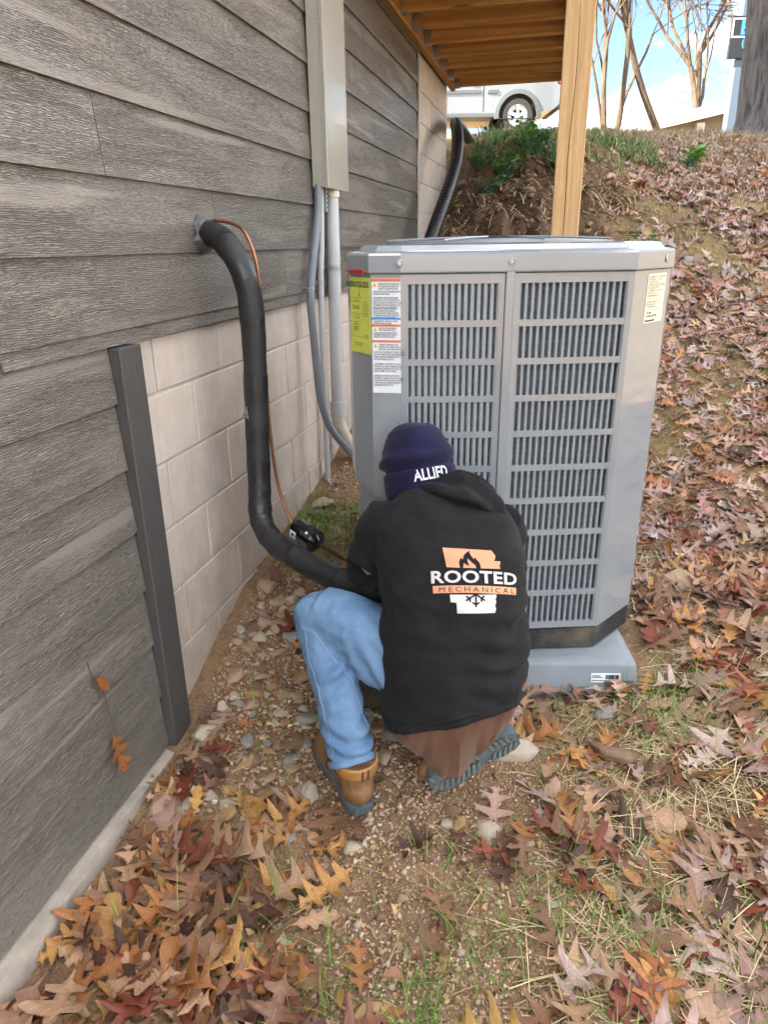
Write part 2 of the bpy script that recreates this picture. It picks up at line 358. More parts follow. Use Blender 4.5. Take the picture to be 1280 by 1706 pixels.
# ------------------------------------------------------------------ ground
CP = np.array([(0, -4, -.1), (0, .2, -.03), (0, .83, -.015), (0, 1.155, .0), (0, 1.65, .075), (0, 2.14, .25), (0, 2.66, .33), (0, 3.2, .40), (0, 4, .60), (0, 5, .95), (.1, 5.6, 1.22), (.1, 6.3, 1.62), (.1, 7, 1.98), (0, 8, 2.40), (0, 10, 2.74),
    (.6, .5, -.05), (.55, 1.45, .045), (.86, 1.6, .055), (1.1, 1.0, -.02), (1.3, 2.1, .085), (.9, 2.9, .2), (1.1, 3.6, .5), (1.1, 4.3, .85), (.7, 5.3, 1.3), (.75, 6.1, 1.68), (.8, 7.2, 2.23), (.8, 8.2, 2.46), (.8, 10, 2.75),
    (2, .8, 0), (2.0, 2.0, .13), (2.2, 3, .44), (2.4, 4, .80), (2.6, 5.5, 1.27), (3, 7.5, 1.80), (3.2, 9.5, 2.34), (3.5, 11.5, 2.74), (6, 2, .15), (6, 5, .9), (7, 9, 2.0), (8, 12, 2.68),
    (0, 12, 2.94), (0, 16, 3.46), (.5, 19.5, 3.88), (-4, 19.5, 3.9), (5, 16, 3.15), (10, 22, 3.5), (-9, 20, 3.9), (0, 30, 4.0), (20, 30, 3.3), (-20, 30, 4.0), (4, -4, -.1), (12, -4, -.2), (14, 4, .1), (20, 10, 1.0), (-10, -10, 0), (20, -15, -.3), (-20, 10, 3.0)], float)
def _k(r2): return np.where(r2 > 1e-12, .5 * r2 * np.log(np.maximum(r2, 1e-12)), 0)
_n = len(CP); _A = np.zeros((_n + 3, _n + 3))
_d2 = ((CP[:, None, :2] - CP[None, :, :2]) ** 2).sum(-1)
_A[:_n, :_n] = _k(_d2) + np.eye(_n) * .02; _A[:_n, _n] = 1; _A[:_n, _n + 1:] = CP[:, :2]; _A[_n, :_n] = 1; _A[_n + 1:, :_n] = CP[:, :2].T
_w = np.linalg.solve(_A, np.r_[CP[:, 2], 0, 0, 0])
def vnoise(x, y, s, seed=0):
    """smooth value noise on arrays"""
    x = np.asarray(x, float) * s + seed * 17.3; y = np.asarray(y, float) * s + seed * 9.1
    xi, yi = np.floor(x).astype(np.int64), np.floor(y).astype(np.int64); fx, fy = x - xi, y - yi; fx = fx * fx * (3 - 2 * fx); fy = fy * fy * (3 - 2 * fy)
    def hsh(i, j):
        n = (i * 374761393 + j * 668265263 + seed * 974711) & 0x7fffffff; n = ((n ^ (n >> 13)) * 1274126177) & 0x7fffffff; return ((n ^ (n >> 16)) & 0xffff) / 65535.
    return (hsh(xi, yi) * (1 - fx) + hsh(xi + 1, yi) * fx) * (1 - fy) + (hsh(xi, yi + 1) * (1 - fx) + hsh(xi + 1, yi + 1) * fx) * fy
def hbase(X, Y):
    X = np.asarray(X, float); Y = np.asarray(Y, float); sh = X.shape; P = np.stack([np.clip(X.ravel(), -22, 24), np.clip(Y.ravel(), -16, 32)], -1)
    out = np.zeros(len(P))
    for i in range(0, len(P), 20000):
        q = P[i:i + 20000]; out[i:i + 20000] = _k(((q[:, None] - CP[None, :, :2]) ** 2).sum(-1)) @ _w[:_n] + _w[_n] + q @ _w[_n + 1:]
    return out.reshape(sh)
def H(X, Y):
    X = np.asarray(X, float); Y = np.asarray(Y, float)
    n = (vnoise(X, Y, 3.1, 1) - .5) * .035 + (vnoise(X, Y, 9, 2) - .5) * .022 + (vnoise(X, Y, 28, 3) - .5) * .010
    bank = np.clip((Y - 4.6) / .8, 0, 1) * np.clip((8.3 - Y) / .8, 0, 1) * np.clip((1.6 - X) / .5, 0, 1)
    n = n + bank * ((vnoise(X, Y, 6, 5) - .5) * .22 + (vnoise(X, Y, 16, 6) - .5) * .09)
    flat = np.clip(1 - np.abs((X - 1.0 - .0) * .97 + (Y - 2.5) * .23) / .62, 0, 1) * 0
    return hbase(X, Y) + n * (1 - flat)
def zone_color(X, Y):
    n1 = vnoise(X, Y, 2.3, 11); n2 = vnoise(X, Y, 7, 12)
    gravel = np.array([.46, .305, .185]); soil = np.array([.30, .195, .115]); turf = np.array([.31, .225, .11]); dirt = np.array([.19, .125, .08])
    c = soil[None] + (gravel - soil)[None] * np.clip(n1 * .8 + n2 * .6 - .25, 0, 1)[:, None]
    t = np.clip((X * .8 + Y * .45 - 2.15) / .8, 0, 1)[:, None]; c = c * (1 - t) + turf[None] * (.75 + .5 * n2[:, None]) * t
    b = (np.clip((Y - 4.6) / .8, 0, 1) * np.clip((8.0 - Y) / .6, 0, 1) * np.clip((1.7 - X) / .5, 0, 1))[:, None]; c = c * (1 - b) + dirt[None] * (.7 + .7 * n2[:, None]) * b
    return c
def _axis(seg):
    out = []
    for a, b, st in seg: out += list(np.arange(a, b, st))
    return np.array(out + [seg[-1][1]])
gx = _axis([(-300, -40, 20), (-40, -4, 3), (-4, -.2, .6), (-.2, 2.6, .022), (2.6, 5, .07), (5, 12, .4), (12, 40, 3), (40, 300, 20)])
gy = _axis([(-300, -40, 20), (-40, -2, 2.5), (-2, .4, .3), (.4, 3.0, .022), (3.0, 8.6, .05), (8.6, 14, .25), (14, 40, 2), (40, 400, 20)])
GX, GY = np.meshgrid(gx, gy, indexing='xy'); GZ = H(GX, GY)
nx, ny = len(gx), len(gy); idx = np.arange(nx * ny).reshape(ny, nx)
GF = np.stack([idx[:-1, :-1], idx[:-1, 1:], idx[1:, 1:], idx[1:, :-1]], -1).reshape(-1, 4)
kind(link('ground', arr_mesh('ground', np.stack([GX, GY, GZ], -1).reshape(-1, 3), GF, zone_color(GX.ravel(), GY.ravel()), True), M['ground_soil']), 'structure')
def h1(x, y): return float(H(np.array([x]), np.array([y]))[0])

# ------------------------------------------------------------------ the house on the left
house = tag(empty('house', (0, 3, 0)), 'house with grey wood grain lap siding above a pale concrete block foundation wall', 'house')
def hpart(mb, name, mat, smooth=False, par=None):
    o = mb.build(name, mat, house, smooth); o.location = (0, -3, 0); return o
ROOF = 7.4
hpart(MB().box((-9, -9, -1), (-.012, 7.08, 2.9)).box((-9, 3.02, 2.9), (-.012, 7.08, 4.38)), 'wall_core', M['mortar'])
hpart(MB().prism([(-9.6, 4.28), (-9.6, 4.42), (-4.5, 9.15), (.55, 4.42), (.55, 4.28), (-4.5, 8.95)], (0, 7.6, 0), (1, 0, 0), (0, 0, 1), 4.9).prism([(-9.3, 2.88), (-9.3, 3.0), (-4.5, 5.3), (.2, 3.0), (.2, 2.88), (-4.5, 5.15)], (0, 2.69, 0), (1, 0, 0), (0, 0, 1), 12), 'roof', M['shingle'])  # unseen roofs, heights and overhangs shaped to set where the house shadow ends
hpart(MB().box((-9, 7.081, 2.9), (.0, 7.10, 4.3)).prism([(-9, 4.3), (0, 4.3), (-4.5, 8.8)], (0, 7.10, 0), (1, 0, 0), (0, 0, 1), .15).prism([(-9, 4.3), (0, 4.3), (-4.5, 8.8)], (0, 3.15, 0), (1, 0, 0), (0, 0, 1), .12).prism([(-9, 2.88), (0, 2.88), (-4.5, 5.0)], (0, -8.8, 0), (1, 0, 0), (0, 0, 1), .1), 'gable_wall', M['cedar_grain_siding'])
hpart(MB().box((-.3, -6, -.6), (.045, 1.585, .052)), 'footing', M['footing_concrete'])
hpart(MB().box((-.0115, 1.563, .05), (.040, 1.662, 1.262), .003), 'trim_board', M['dark_trim_paint'])
hpart(MB().box((-.0115, 5.585, 1.30), (.012, 5.60, 2.72)), 'corner_channel', M['dark_gap'])
hpart(MB().box((-.0115, 5.602, .9), (.022, 5.64, 2.70)), 'corner_strip', M['mortar'])
EXP = .177; Z0 = 1.303
def board(y0, y1, z0, z1, tilt=True):
    # lapped board: butt edge stands proud, top slips under the next one; origin at its middle
    ym, zm = (y0 + y1) / 2, (z0 + z1) / 2
    t = .0075; xb, xt = .0165, .0045
    prof = [(xb - t, z0), (xb, z0), (xt + .001, z1 + .012), (xt - t + .001, z1 + .012)]
    n = 2; rings = []
    for y in (y0, y1): rings.append([(x, y - ym, z - zm) for x, z in prof])
    mb = MB().loft(rings); o = mb.build('siding_board', M['cedar_grain_siding'], house); o.location = (0, ym - 3, zm); return o
rowj = {0: [2.80], 1: [2.22], 2: [1.645, 5.30], 3: [.3, 4.84], 4: [4.33], 5: [1.1, 3.83], 6: [4.1], 7: [2.3], 8: [3.0], 9: [4.6]}
for k in range(10):
    ys = ([-1.5] if k < 9 else [3.02]) + rowj.get(k, []) + [5.583]
    for a, b in zip(ys, ys[1:]): board(a + .0012, b - .0012, Z0 + k * EXP, Z0 + (k + 1) * EXP)
for k in range(1, 8):
    a = [-1.5, {2: -.2, 5: .2}.get(k, -1.5), 1.560]; z0 = Z0 - k * EXP
    for y0, y1 in zip(a, a[1:]):
        if y1 > y0 + .1: board(y0, y1, max(z0, .052), z0 + EXP)
board(1.20, 5.583, 1.266, 1.303)
for k in range(10, 17): board(3.02, 7.07, Z0 + k * EXP, Z0 + (k + 1) * EXP)
for k in range(-7, 9): board(-8.9, -1.502, Z0 + k * EXP, Z0 + (k + 1) * EXP)
# concrete blocks, running bond
BL, BH = .4064, .2032
for c in range(-7, 8):
    z0 = 1.106 + c * BH; z1 = z0 + BH
    off = 1.788 if c % 2 == 0 else 1.585
    for i in range(-2, 15):
        y0, y1 = off + (i - 1) * BL, off + i * BL
        lo, hi = (1.600, 7.08) if z1 < 1.32 else (5.642, 7.08)
        if z0 > 2.69 or y1 < lo + .03 or y0 > hi - .03: continue
        y0, y1 = max(y0, lo), min(y1, hi); zz1 = min(z1, 2.70)
        if z1 > 1.266 and y0 < 5.6: zz1 = 1.262
        if zz1 < h1(.05, y1) - .03: continue
        ym, zm = (y0 + y1) / 2, (z0 + zz1) / 2; g = .0042; pr = random.uniform(-.0012, .0012)
        b = MB().box((-.02, y0 + g - ym, z0 + g - zm), (-.0055 + pr, y1 - g - ym, zz1 - g - zm), .0025).build('concrete_block', M['concrete_block'], house); b.location = (0, ym - 3, zm)
# black damp-proof sheet at the far end of the wall
poly = [(4.6, .8), (7.08, 1.6), (7.08, 2.25), (6.75, 2.2), (6.3, 1.92), (5.9, 1.72), (5.45, 1.46), (5.0, 1.22), (4.6, 1.02)]

# ------------------------------------------------------------------ deck overhead
DZ = 2.77
deck = tag(empty('deck', (.55, 5.5, DZ)), 'raised wooden deck on the house wall with open joists, boards and square posts', 'deck')
def dpart(mb, name, mat, c=(0, 0, 0)):
    o = mb.build(name, mat, deck); o.location = Vector(c) - Vector((.55, 5.5, DZ)); return o
def cbox(sx, sy, sz, bev=.003): return MB().box((-sx / 2, -sy / 2, -sz / 2), (sx / 2, sy / 2, sz / 2), bev)
dpart(cbox(.038, 3.35, .235), 'ledger', M['pine_board'], (.033, 5.49, DZ + .10))
dpart(cbox(.038, 3.35, .19), 'outer_beam', M['pine_board'], (1.045, 5.49, DZ + .094))
jm = cbox(.964, .038, .184).mesh('joist')
hm = MB().box((0, -.024, -.004), (.05, .024, .0)).box((0, -.024, 0), (.05, -.0205, .12)).box((0, .0205, 0), (.05, .024, .12)).box((-.001, -.06, .0), (.0015, -.024, .12)).box((-.001, .024, .0), (.0015, .06, .12)).mesh('joist_hanger')
JY = [7.10 - .375 * i for i in range(9)]
for y in JY:
    o = link('joist', jm, M['pine_joist'], deck); o.location = Vector((.54, y + random.uniform(-.012, .012), DZ + .094 + random.uniform(-.004, .004))) - Vector((.55, 5.5, DZ))
    o = link('joist_hanger', hm, M['galvanized'], deck); o.location = Vector((.054, y, DZ - .001)) - Vector((.55, 5.5, DZ))
bm_ = cbox(.1385, 3.45, .028).mesh('deck_board')
for i in range(8):
    o = link('deck_board', bm_, M['pine_board'], deck); o.location = Vector((.085 + .145 * i, 5.5, DZ + .203)) - Vector((.55, 5.5, DZ))
def post_mesh(h):
    mb = MB().box((-.07, -.07, -h / 2), (.07, .07, h / 2), .005); return mb
gz = h1(1.09, 4.14)
po = dpart(post_mesh(3.6 - gz + .3), 'post', M['pine_post'], (1.092, 4.14, (3.6 + gz - .3) / 2))
# drying check running down the near face of the post
ck = MB(); zs = np.linspace(gz + .2, 2.55, 26); pts = [(1.082 + .004 * math.sin(z * 9) + .010 * (z - 1.5), 4.0695, z) for z in zs]
ws = [.0008 + .0012 * math.sin(math.pi * (z - zs[0]) / (zs[-1] - zs[0])) for z in zs]
ck.loft([[(p[0] - w, p[1] + .0003, p[2]), (p[0] + w, p[1] + .0003, p[2]), (p[0], p[1] - .0006, p[2])] for p, w in zip(pts, ws)])
c_ = ck.build('drying_check', M['dark_gap'], po); c_.location = -Vector((1.092, 4.14, (3.6 + gz - .3) / 2))
gz2 = h1(1.0, 6.95)
dpart(MB().box((-.045, -.045, -1), (.045, .045, 1), .004), 'post', M['pine_post'], (1.02, 6.93, DZ - 1.0))

# ------------------------------------------------------------------ equipment pad
ZB = .205          # top of pad
pad = tag(empty('equipment_pad', W(.39, 2.5, .10), YAW + R(-2.5)), 'blue grey plastic equipment pad under the air conditioner, small white barcode label on its front', 'equipment pad')
def rring(hx, hy, r, z, n=5):
    out = []
    for cx, cy, a0 in ((hx - r, hy - r, 0), (-hx + r, hy - r, 90), (-hx + r, -hy + r, 180), (hx - r, -hy + r, 270)):
        for i in range(n + 1):
            a = R(a0 + 90 * i / n); out.append((cx + r * math.cos(a), cy + r * math.sin(a), z))
    return out
mb = MB().loft([rring(.474, .520, .018, -.03), rring(.472, .518, .018, .0), rring(.462, .508, .016, .083), rring(.460, .506, .016, .090), rring(.455, .501, .016, .094), rring(.430, .476, .016, .1015)])
mb.build('slab', M['pad_plastic'], pad, True)
lb = MB().obox((.36, -.5145, .045), (.048, 0, 0), (0, .0012, .0), (0, .0019, .016)).build('barcode_label', M['label_white'], pad)
bars = MB(); x = .36
for i in range(17):
    w = random.choice((.0006, .0011, .0016)); bars.obox((x, -.5160, .049), (w, 0, 0), (0, .0006, 0), (0, .0009, .0075)); x += .0026
bars.build('barcode', M['print_black'], lb)
MB().obox((.328, -.5158, .053), (.012, 0, 0), (0, .0006, 0), (0, .0001, .001)).obox((.332, -.5164, .048), (.015, 0, 0), (0, .0006, 0), (0, .0001, .001)).obox((.345, -.5172, .036), (.03, 0, 0), (0, .0006, 0), (0, .0001, .001)).build('small_print', M['print_black'], lb)

# ------------------------------------------------------------------ the air conditioner (local x along its front, y into its depth)
ac = tag(empty('air_conditioner', W(.39, 2.05, ZB), YAW), 'large grey outdoor air conditioner unit with louvered panels standing on a plastic pad', 'air conditioner')
AX = .39
OUT = [(.055, 0), (.345, -.006), (.372, -.006), (.71, .012), (.868, .165), (.896, .225), (.896, .80), (.84, .87), (.0, .87), (-.06, .83), (-.100, .78), (-.100, .16), (-.090, .105), (-.03, .016)]
OUT = [(x - AX, y) for x, y in OUT]
def inset(poly, d):
    n = len(poly); c = Vector((.0, .43)); out = []
    for i in range(n):
        p0, p1, p2 = (Vector(poly[(i + k) % n]) for k in (-1, 0, 1))
        e1 = (p1 - p0).normalized(); e2 = (p2 - p1).normalized(); n1 = Vector((-e1.y, e1.x)); n2 = Vector((-e2.y, e2.x)); b = (n1 + n2).normalized()
        out.append(tuple(p1 + b * (d / max(.5, b.dot(n1)))))
    return out
def ring_at(poly, z): return [(x, y, z) for x, y in poly]
zt = 1.42 - ZB; zb = .285 - ZB
MB().loft([ring_at(inset(OUT, .012), 0), ring_at(inset(OUT, .004), .004), ring_at(inset(OUT, .004), zb - .004), ring_at(inset(OUT, .012), zb)]).build('base', M['speckled_black_base'], ac, False)
MB().loft([ring_at(inset(OUT, .034), zb + .002), ring_at(inset(OUT, .034), zt - .002)]).build('coil', M['coil'], ac)
def panel_between(p, q, name, z0=zb + .003, z1=zt - .003, th=.004, d=0.0, mat='unit_paint', par=ac, lip=.006):
    p, q = Vector((*p, 0)), Vector((*q, 0)); e = (q - p).normalized(); nrm = Vector((e.y, -e.x, 0))   # outwards
    mb = MB(); L_ = (q - p).length
    # folded sheet: flat face with returned edges
    prof = [(0, -.018), (0, -lip * .4), (lip * .4, 0), (L_ - lip * .4, 0), (L_, -lip * .4), (L_, -.018)]
    r1 = [p + e * a + nrm * (b + d) for a, b in prof]
    inner = [p + e * min(max(a, th), L_ - th) + nrm * (b + d - th) for a, b in prof][::-1]
    ring = r1 + inner
    mb.loft([[v + Vector((0, 0, z0)) for v in ring], [v + Vector((0, 0, z1)) for v in ring]])
    return mb.build(name, M[mat], par), p, e, nrm, L_
def P2(i): return OUT[i]
panel_between(P2(3), P2(4), 'corner_panel'); panel_between(P2(4), P2(5), 'edge_strip')
panel_between(P2(8), P2(7), 'rear_panel') if False else None
# left service corner: two folds that carry the stickers; its lower end is cut on a slant above a darker inner panel
zcut = .80 - ZB
def slant(p, q, name, zl, zr):
    p, q = Vector((*p, 0)), Vector((*q, 0)); e = (q - p).normalized(); nrm = Vector((e.y, -e.x, 0)); mb = MB()
    mb.add([p + Vector((0, 0, zl)), q + Vector((0, 0, zr)), q + Vector((0, 0, zt - .003)), p + Vector((0, 0, zt - .003)),
            p - nrm * .004 + Vector((0, 0, zl)), q - nrm * .004 + Vector((0, 0, zr)), q - nrm * .004 + Vector((0, 0, zt - .003)), p - nrm * .004 + Vector((0, 0, zt - .003))],
           [(0, 1, 2, 3), (7, 6, 5, 4), (0, 4, 5, 1), (1, 5, 6, 2), (2, 6, 7, 3), (3, 7, 4, 0)])
    return mb.build(name, M['unit_paint'], ac), p, e, nrm
slant(P2(11), P2(12), 'side_fold', .83 - ZB, .80 - ZB)
s1 = slant(P2(12), P2(13), 'service_corner', .80 - ZB, .765 - ZB); s2 = slant(P2(13), P2(0), 'service_panel', .765 - ZB, .72 - ZB)
I2 = inset(OUT, .018)
for a_, b_ in ((10, 11), (11, 12), (12, 13), (13, 0)):
    panel_between(I2[a_], I2[b_], 'inner_panel', zb + .003, .86 - ZB if a_ != 10 else zt - .003, mat='slat_paint')
def louver(p, q, name, nslot, nrow=10, duty=.5):
    p, q = Vector((*p, 0)), Vector((*q, 0)); e = (q - p).normalized(); nrm = Vector((e.y, -e.x, 0)); L_ = (q - p).length
    fr = empty(name, (0, 0, 0)); fr.parent = ac
    z0, z1 = zb + .004, zt - .004; side, top, bot = .016, .026, .022
    up = Vector((0, 0, 1))
    def bar(a0, a1, b0, b1, d0, d1, nm, mat='unit_paint', bev=0):
        mb = MB(); c = p + e * ((a0 + a1) / 2) + up * ((b0 + b1) / 2) + nrm * ((d0 + d1) / 2)
        return mb.obox(c, e * ((a1 - a0) / 2), nrm * ((d1 - d0) / 2), up * ((b1 - b0) / 2)).build(nm, M[mat], fr)
    bar(0, side, z0, z1, -.016, 0, 'frame_side'); bar(L_ - side, L_, z0, z1, -.016, 0, 'frame_side')
    bar(side, L_ - side, z1 - top, z1, -.016, -.0004, 'frame_rail'); bar(side, L_ - side, z0, z0 + bot, -.016, -.0004, 'frame_rail')
    a0, a1 = side, L_ - side; b0, b1 = z0 + bot, z1 - top
    rowh = (b1 - b0) / nrow
    for i in range(1, nrow): bar(a0, a1, b0 + rowh * i - .0095, b0 + rowh * i + .0095, -.012, -.0012, 'cross_bar')
    pt = (a1 - a0) / nslot
    sl = MB(); w = pt * duty / 2
    prof = [(-w, -.016), (-w, -.006), (-w * .55, -.0032), (w * .55, -.0032), (w, -.006), (w, -.016)]
    sl.loft([[e * a + nrm * d + up * (b0 - .002) for a, d in prof], [e * a + nrm * d + up * (b1 + .002) for a, d in prof]]); sm = sl.mesh('slat')
    for i in range(nslot + 1):
        o = link('slat', sm, M['slat_paint'], fr); o.location = p + e * (a0 + pt * i)
    return fr, p, e, nrm
louver(P2(0), P2(1), 'louver_panel', 14, duty=.64); louver(P2(2), P2(3), 'louver_panel', 16)
# sides and back get the same louvered panels, seen only from elsewhere
louver(OUT[5], OUT[6], 'louver_panel', 26); louver(OUT[6], OUT[7], 'louver_panel', 4); louver(OUT[7], OUT[8], 'louver_panel', 38); louver(OUT[8], OUT[9], 'louver_panel', 4)
pm, *_ = panel_between((OUT[1][0] + .001, OUT[1][1]), (OUT[2][0] - .001, OUT[2][1]), 'centre_post', zb + .002, zt + .004, d=.006)
# coil fins glimpsed through the slots
fin = MB()
for i in range(60):
    z = zb + .02 + i * (zt - zb - .04) / 60
    for (p, q) in ((OUT[0], OUT[1]), (OUT[2], OUT[3])):
        p, q = Vector((*p, z)), Vector((*q, z)); e = (q - p).normalized(); nn = Vector((e.y, -e.x, 0)); fin.tube([p - nn * .030, q - nn * .030], .0016, 4, False)
fin.build('coil_tubes', M['coil_fin'], ac)
# top cap: skirt, shoulder, dished deck with fan guard
def capring(d, z): return ring_at(inset(OUT, d), z)
MB().loft([capring(.004, zt + .0005), capring(-.006, zt), capring(-.007, zt + .004), capring(-.007, zt + .046), capring(-.003, zt + .052), capring(.010, zt + .055), capring(.028, zt + .058), capring(.040, zt + .071), capring(.060, zt + .0745), capring(.10, zt + .0755)], True).build('top_cap', M['unit_paint'], ac, False)
gc = Vector((0.0, .435, zt + .0765)); guard = MB()
for r in np.arange(.085, .375, .0145):
    z = .010 * (1 - (r / .38) ** 2); guard.tube([gc + Vector((r * math.cos(t), r * math.sin(t), z)) for t in np.linspace(0, 2 * math.pi, 61)], .0022, 5, False)
for k in range(8):
    a = k * math.pi / 4 + .2; guard.tube([gc + Vector((r * math.cos(a), r * math.sin(a), .007 + .010 * (1 - (r / .38) ** 2))) for r in (.08, .22, .372)], .003, 5)
guard.build('fan_guard', M['slat_paint'], ac, True)
MB().lathe([(.085, -.004), (.088, .006), (.08, .013), (.05, .017), (.001, .018)], gc + Vector((0, 0, .004)), n=32).build('fan_hub_cover', M['black_plastic'], ac, True)
MB().lathe([(.365, -.0012), (.365, .0016), (.085, .0016)], gc, n=40).build('fan_well', M['slat_paint'], ac, True)
# cap screws
for (x, y, i0, i1) in ((.052, 0, 13, 0), (.36, -.006, 1, 2), (.815, 0, 3, 4)):
    if i0 == 3: p = Vector((*OUT[3], 0)).lerp(Vector((*OUT[4], 0)), .78); e = (Vector((*OUT[4], 0)) - Vector((*OUT[3], 0))).normalized()
    else: p = Vector((x - AX, y, 0)); e = Vector((1, 0, 0))
    nn = Vector((e.y, -e.x, 0)); c = p + nn * .008 + Vector((0, 0, zt + .026))
    s_ = MB().lathe([(.0105, 0), (.0105, .0016), (.0072, .0022), (.0062, -.0006), (.0015, -.0006)], c, nn, 20).build('cap_screw', M['unit_paint'], ac, True)
    MB().lathe([(.0042, .0), (.0042, .0016), (.0005, .0018)], c, nn, 10).build('screw_head', M['galvanized'], s_)
pc = Vector((.062 - AX - .012, .0045, .998 - ZB)); MB().lathe([(.004, 0), (.004, .003), (.0005, .0035)], pc, (0, -1, 0), 10).build('side_screw', M['dark_gap'], ac)
# grip / tag strip (red) on the cap at the service corner
p12, p13 = Vector((*OUT[12], 0)), Vector((*OUT[13], 0)); e1 = (p13 - p12).normalized(); n1 = Vector((e1.y, -e1.x, 0))
MB().obox(p12.lerp(p13, .47) + n1 * .010 + Vector((0, 0, zt + .003)), e1 * .036, n1 * .003, (0, 0, .0055)).build('red_tag', M['red_plastic'], ac)

def text_mesh(txt, size, bold=0.0, sx=1.0, align='CENTER', spacing=1.0, lines=1.0):
    cu = bpy.data.curves.new('txt', 'FONT'); cu.body = txt; cu.size = size; cu.offset = bold; cu.align_x = align; cu.align_y = 'CENTER' if align == 'CENTER' else 'TOP'; cu.space_character = spacing; cu.space_line = lines; cu.fill_mode = 'FRONT'; cu.resolution_u = 3
    o = bpy.data.objects.new('txt', cu); COL.objects.link(o); bpy.context.view_layer.update()
    me = bpy.data.meshes.new_from_object(o.evaluated_get(bpy.context.evaluated_depsgraph_get())); bpy.data.objects.remove(o); bpy.data.curves.remove(cu)
    V = np.array([v.co[:] for v in me.vertices]) if len(me.vertices) else np.zeros((0, 3)); F = [tuple(p.vertices) for p in me.polygons]; bpy.data.meshes.remove(me)
    if len(V): V[:, 0] *= sx
    return V, F
def flat_text(txt, size, o, ex, ey, mat, parent, name='lettering', **kw):
    V, F = text_mesh(txt, size, **kw); o, ex, ey = map(Vector, (o, ex, ey)); me = bpy.data.meshes.new(name)
    me.from_pydata([tuple(o + ex * x + ey * y) for x, y, _ in V], [], F); return link(name, me, M[mat], parent)
UP = Vector((0, 0, 1))
# yellow efficiency label on the outer fold
zs_ = lambda z: z - ZB
eo = p12 + n1 * .0012; lw = (p13 - p12).length
yl = MB().obox(eo + e1 * (lw * .5) + UP * zs_(1.302), e1 * (lw * .49), n1 * .0006, UP * .106).build('energy_label', M['label_yellow'], ac)
def yt(t, size, u, z, **kw): return flat_text(t, size, eo + n1 * .0012 + e1 * (lw * u) + UP * zs_(z), e1, UP, 'print_black', yl, **kw)
yt('ENERGYGUIDE', .021, .40, 1.388, bold=.0006, sx=.85); yt('13-16.2', .015, .30, 1.325, sx=.8, bold=.0003); yt('8-7.5', .015, .30, 1.265, sx=.8, bold=.0003)
ar = MB().obox(eo + n1 * .0012 + e1 * (lw * .47) + UP * zs_(1.372), e1 * .0008, n1 * .0001, UP * .012).prism([(-.0035, 0), (.0035, 0), (0, -.007)], eo + n1 * .0012 + e1 * (lw * .47) + UP * zs_(1.362), e1, UP, .0001)
for z in (1.352, 1.308, 1.285, 1.242): ar.obox(eo + n1 * .0012 + e1 * (lw * .34) + UP * zs_(z), e1 * lw * .3, n1 * .0001, UP * .0003)
ar.build('arrow_and_rules', M['print_black'], yl)
yt('Cooling\nSeasonal Energy Efficiency', .0062, .30, 1.345, sx=.7); yt('Least        Most\nEfficient   Efficient', .0062, .32, 1.298, sx=.7); yt('Heating\nPerformance Factor', .0062, .3, 1.28, sx=.7)
yt('This label is for\nthe outdoor unit\nas tested with the\nindoor coil listed\nby the maker. See\nthe data sheet for\nother coils used.', .0062, .78, 1.322, sx=.62); yt('For energy cost\ninfo visit the site', .0062, .80, 1.245, sx=.62); yt('Central Air Conditioner\nHeat Pump  Split System', .006, .4, 1.222, sx=.7)
# white warning labels on the inner fold
p0_ = Vector((*OUT[0], 0)); e2 = (p0_ - p13).normalized(); n2 = Vector((e2.y, -e2.x, 0)); l2 = (p0_ - p13).length; wo_ = p13 + n2 * .0012
WW, WM = .0415, .52
wl = MB().obox(wo_ + e2 * (l2 * WM) + UP * zs_(1.2465), e2 * WW, n2 * .0006, UP * .1605).build('warning_label', M['label_white'], ac)
def wbar(z, h, mat, nm): MB().obox(wo_ + n2 * .0009 + e2 * (l2 * WM) + UP * zs_(z), e2 * WW, n2 * .0003, UP * h).build(nm, M[mat], wl)
wbar(1.402, .0042, 'print_orange', 'warning_band'); wbar(1.298, .0030, 'print_blue', 'notice_band'); wbar(1.279, .0032, 'print_orange', 'warning_band'); wbar(1.235, .0032, 'print_orange', 'warning_band')
for z in (1.389, 1.268, 1.222):
    t_ = wo_ + n2 * .0013 + e2 * (l2 * WM - WW + .009) + UP * zs_(z - .005)
    tr = MB().prism([(-.0065, 0), (.0065, 0), (0, .012)], t_, e2, UP, .0001).build('hazard_triangle', M['print_amber'], wl)
    MB().obox(t_ + n2 * .0003 + UP * .0055, e2 * .0006, n2 * .0001, UP * .0026).obox(t_ + n2 * .0003 + UP * .0016, e2 * .0007, n2 * .0001, UP * .0007).build('exclamation_mark', M['print_black'], wl)
def wtext(lines, z, x0=.004, size=.0066, lsp=.98, sx=.66):
    flat_text('\n'.join(lines), size, wo_ + n2 * .0014 + e2 * (l2 * WM - WW + x0) + UP * zs_(z), e2, UP, 'print_black', wl, align='LEFT', sx=sx, lines=lsp, bold=.00012)
wtext(['WARNING: RISK OF ELECTRIC SHOCK', 'CAN CAUSE INJURY OR DEATH. DIS-', 'CONNECT ALL REMOTE ELECTRIC'], 1.395, .019, sx=.55)
wtext(['POWER SUPPLIES AND DISCHARGE CAPACI-', 'TORS BEFORE SERVICING.'], 1.3745, sx=.62)
wtext(['AVERTISSEMENT: RISQUE DE DECHARGE', 'ELECTRIQUE, POUVANT CAUSER DES BLES-', 'SURES OU LA MORT. DECONNECTER TOUTES', 'LES ALIMENTATIONS ELECTRIQUES ET ASSU-', 'RER LA DECHARGE AVANT ENTRETIEN.'], 1.3575, sx=.60)
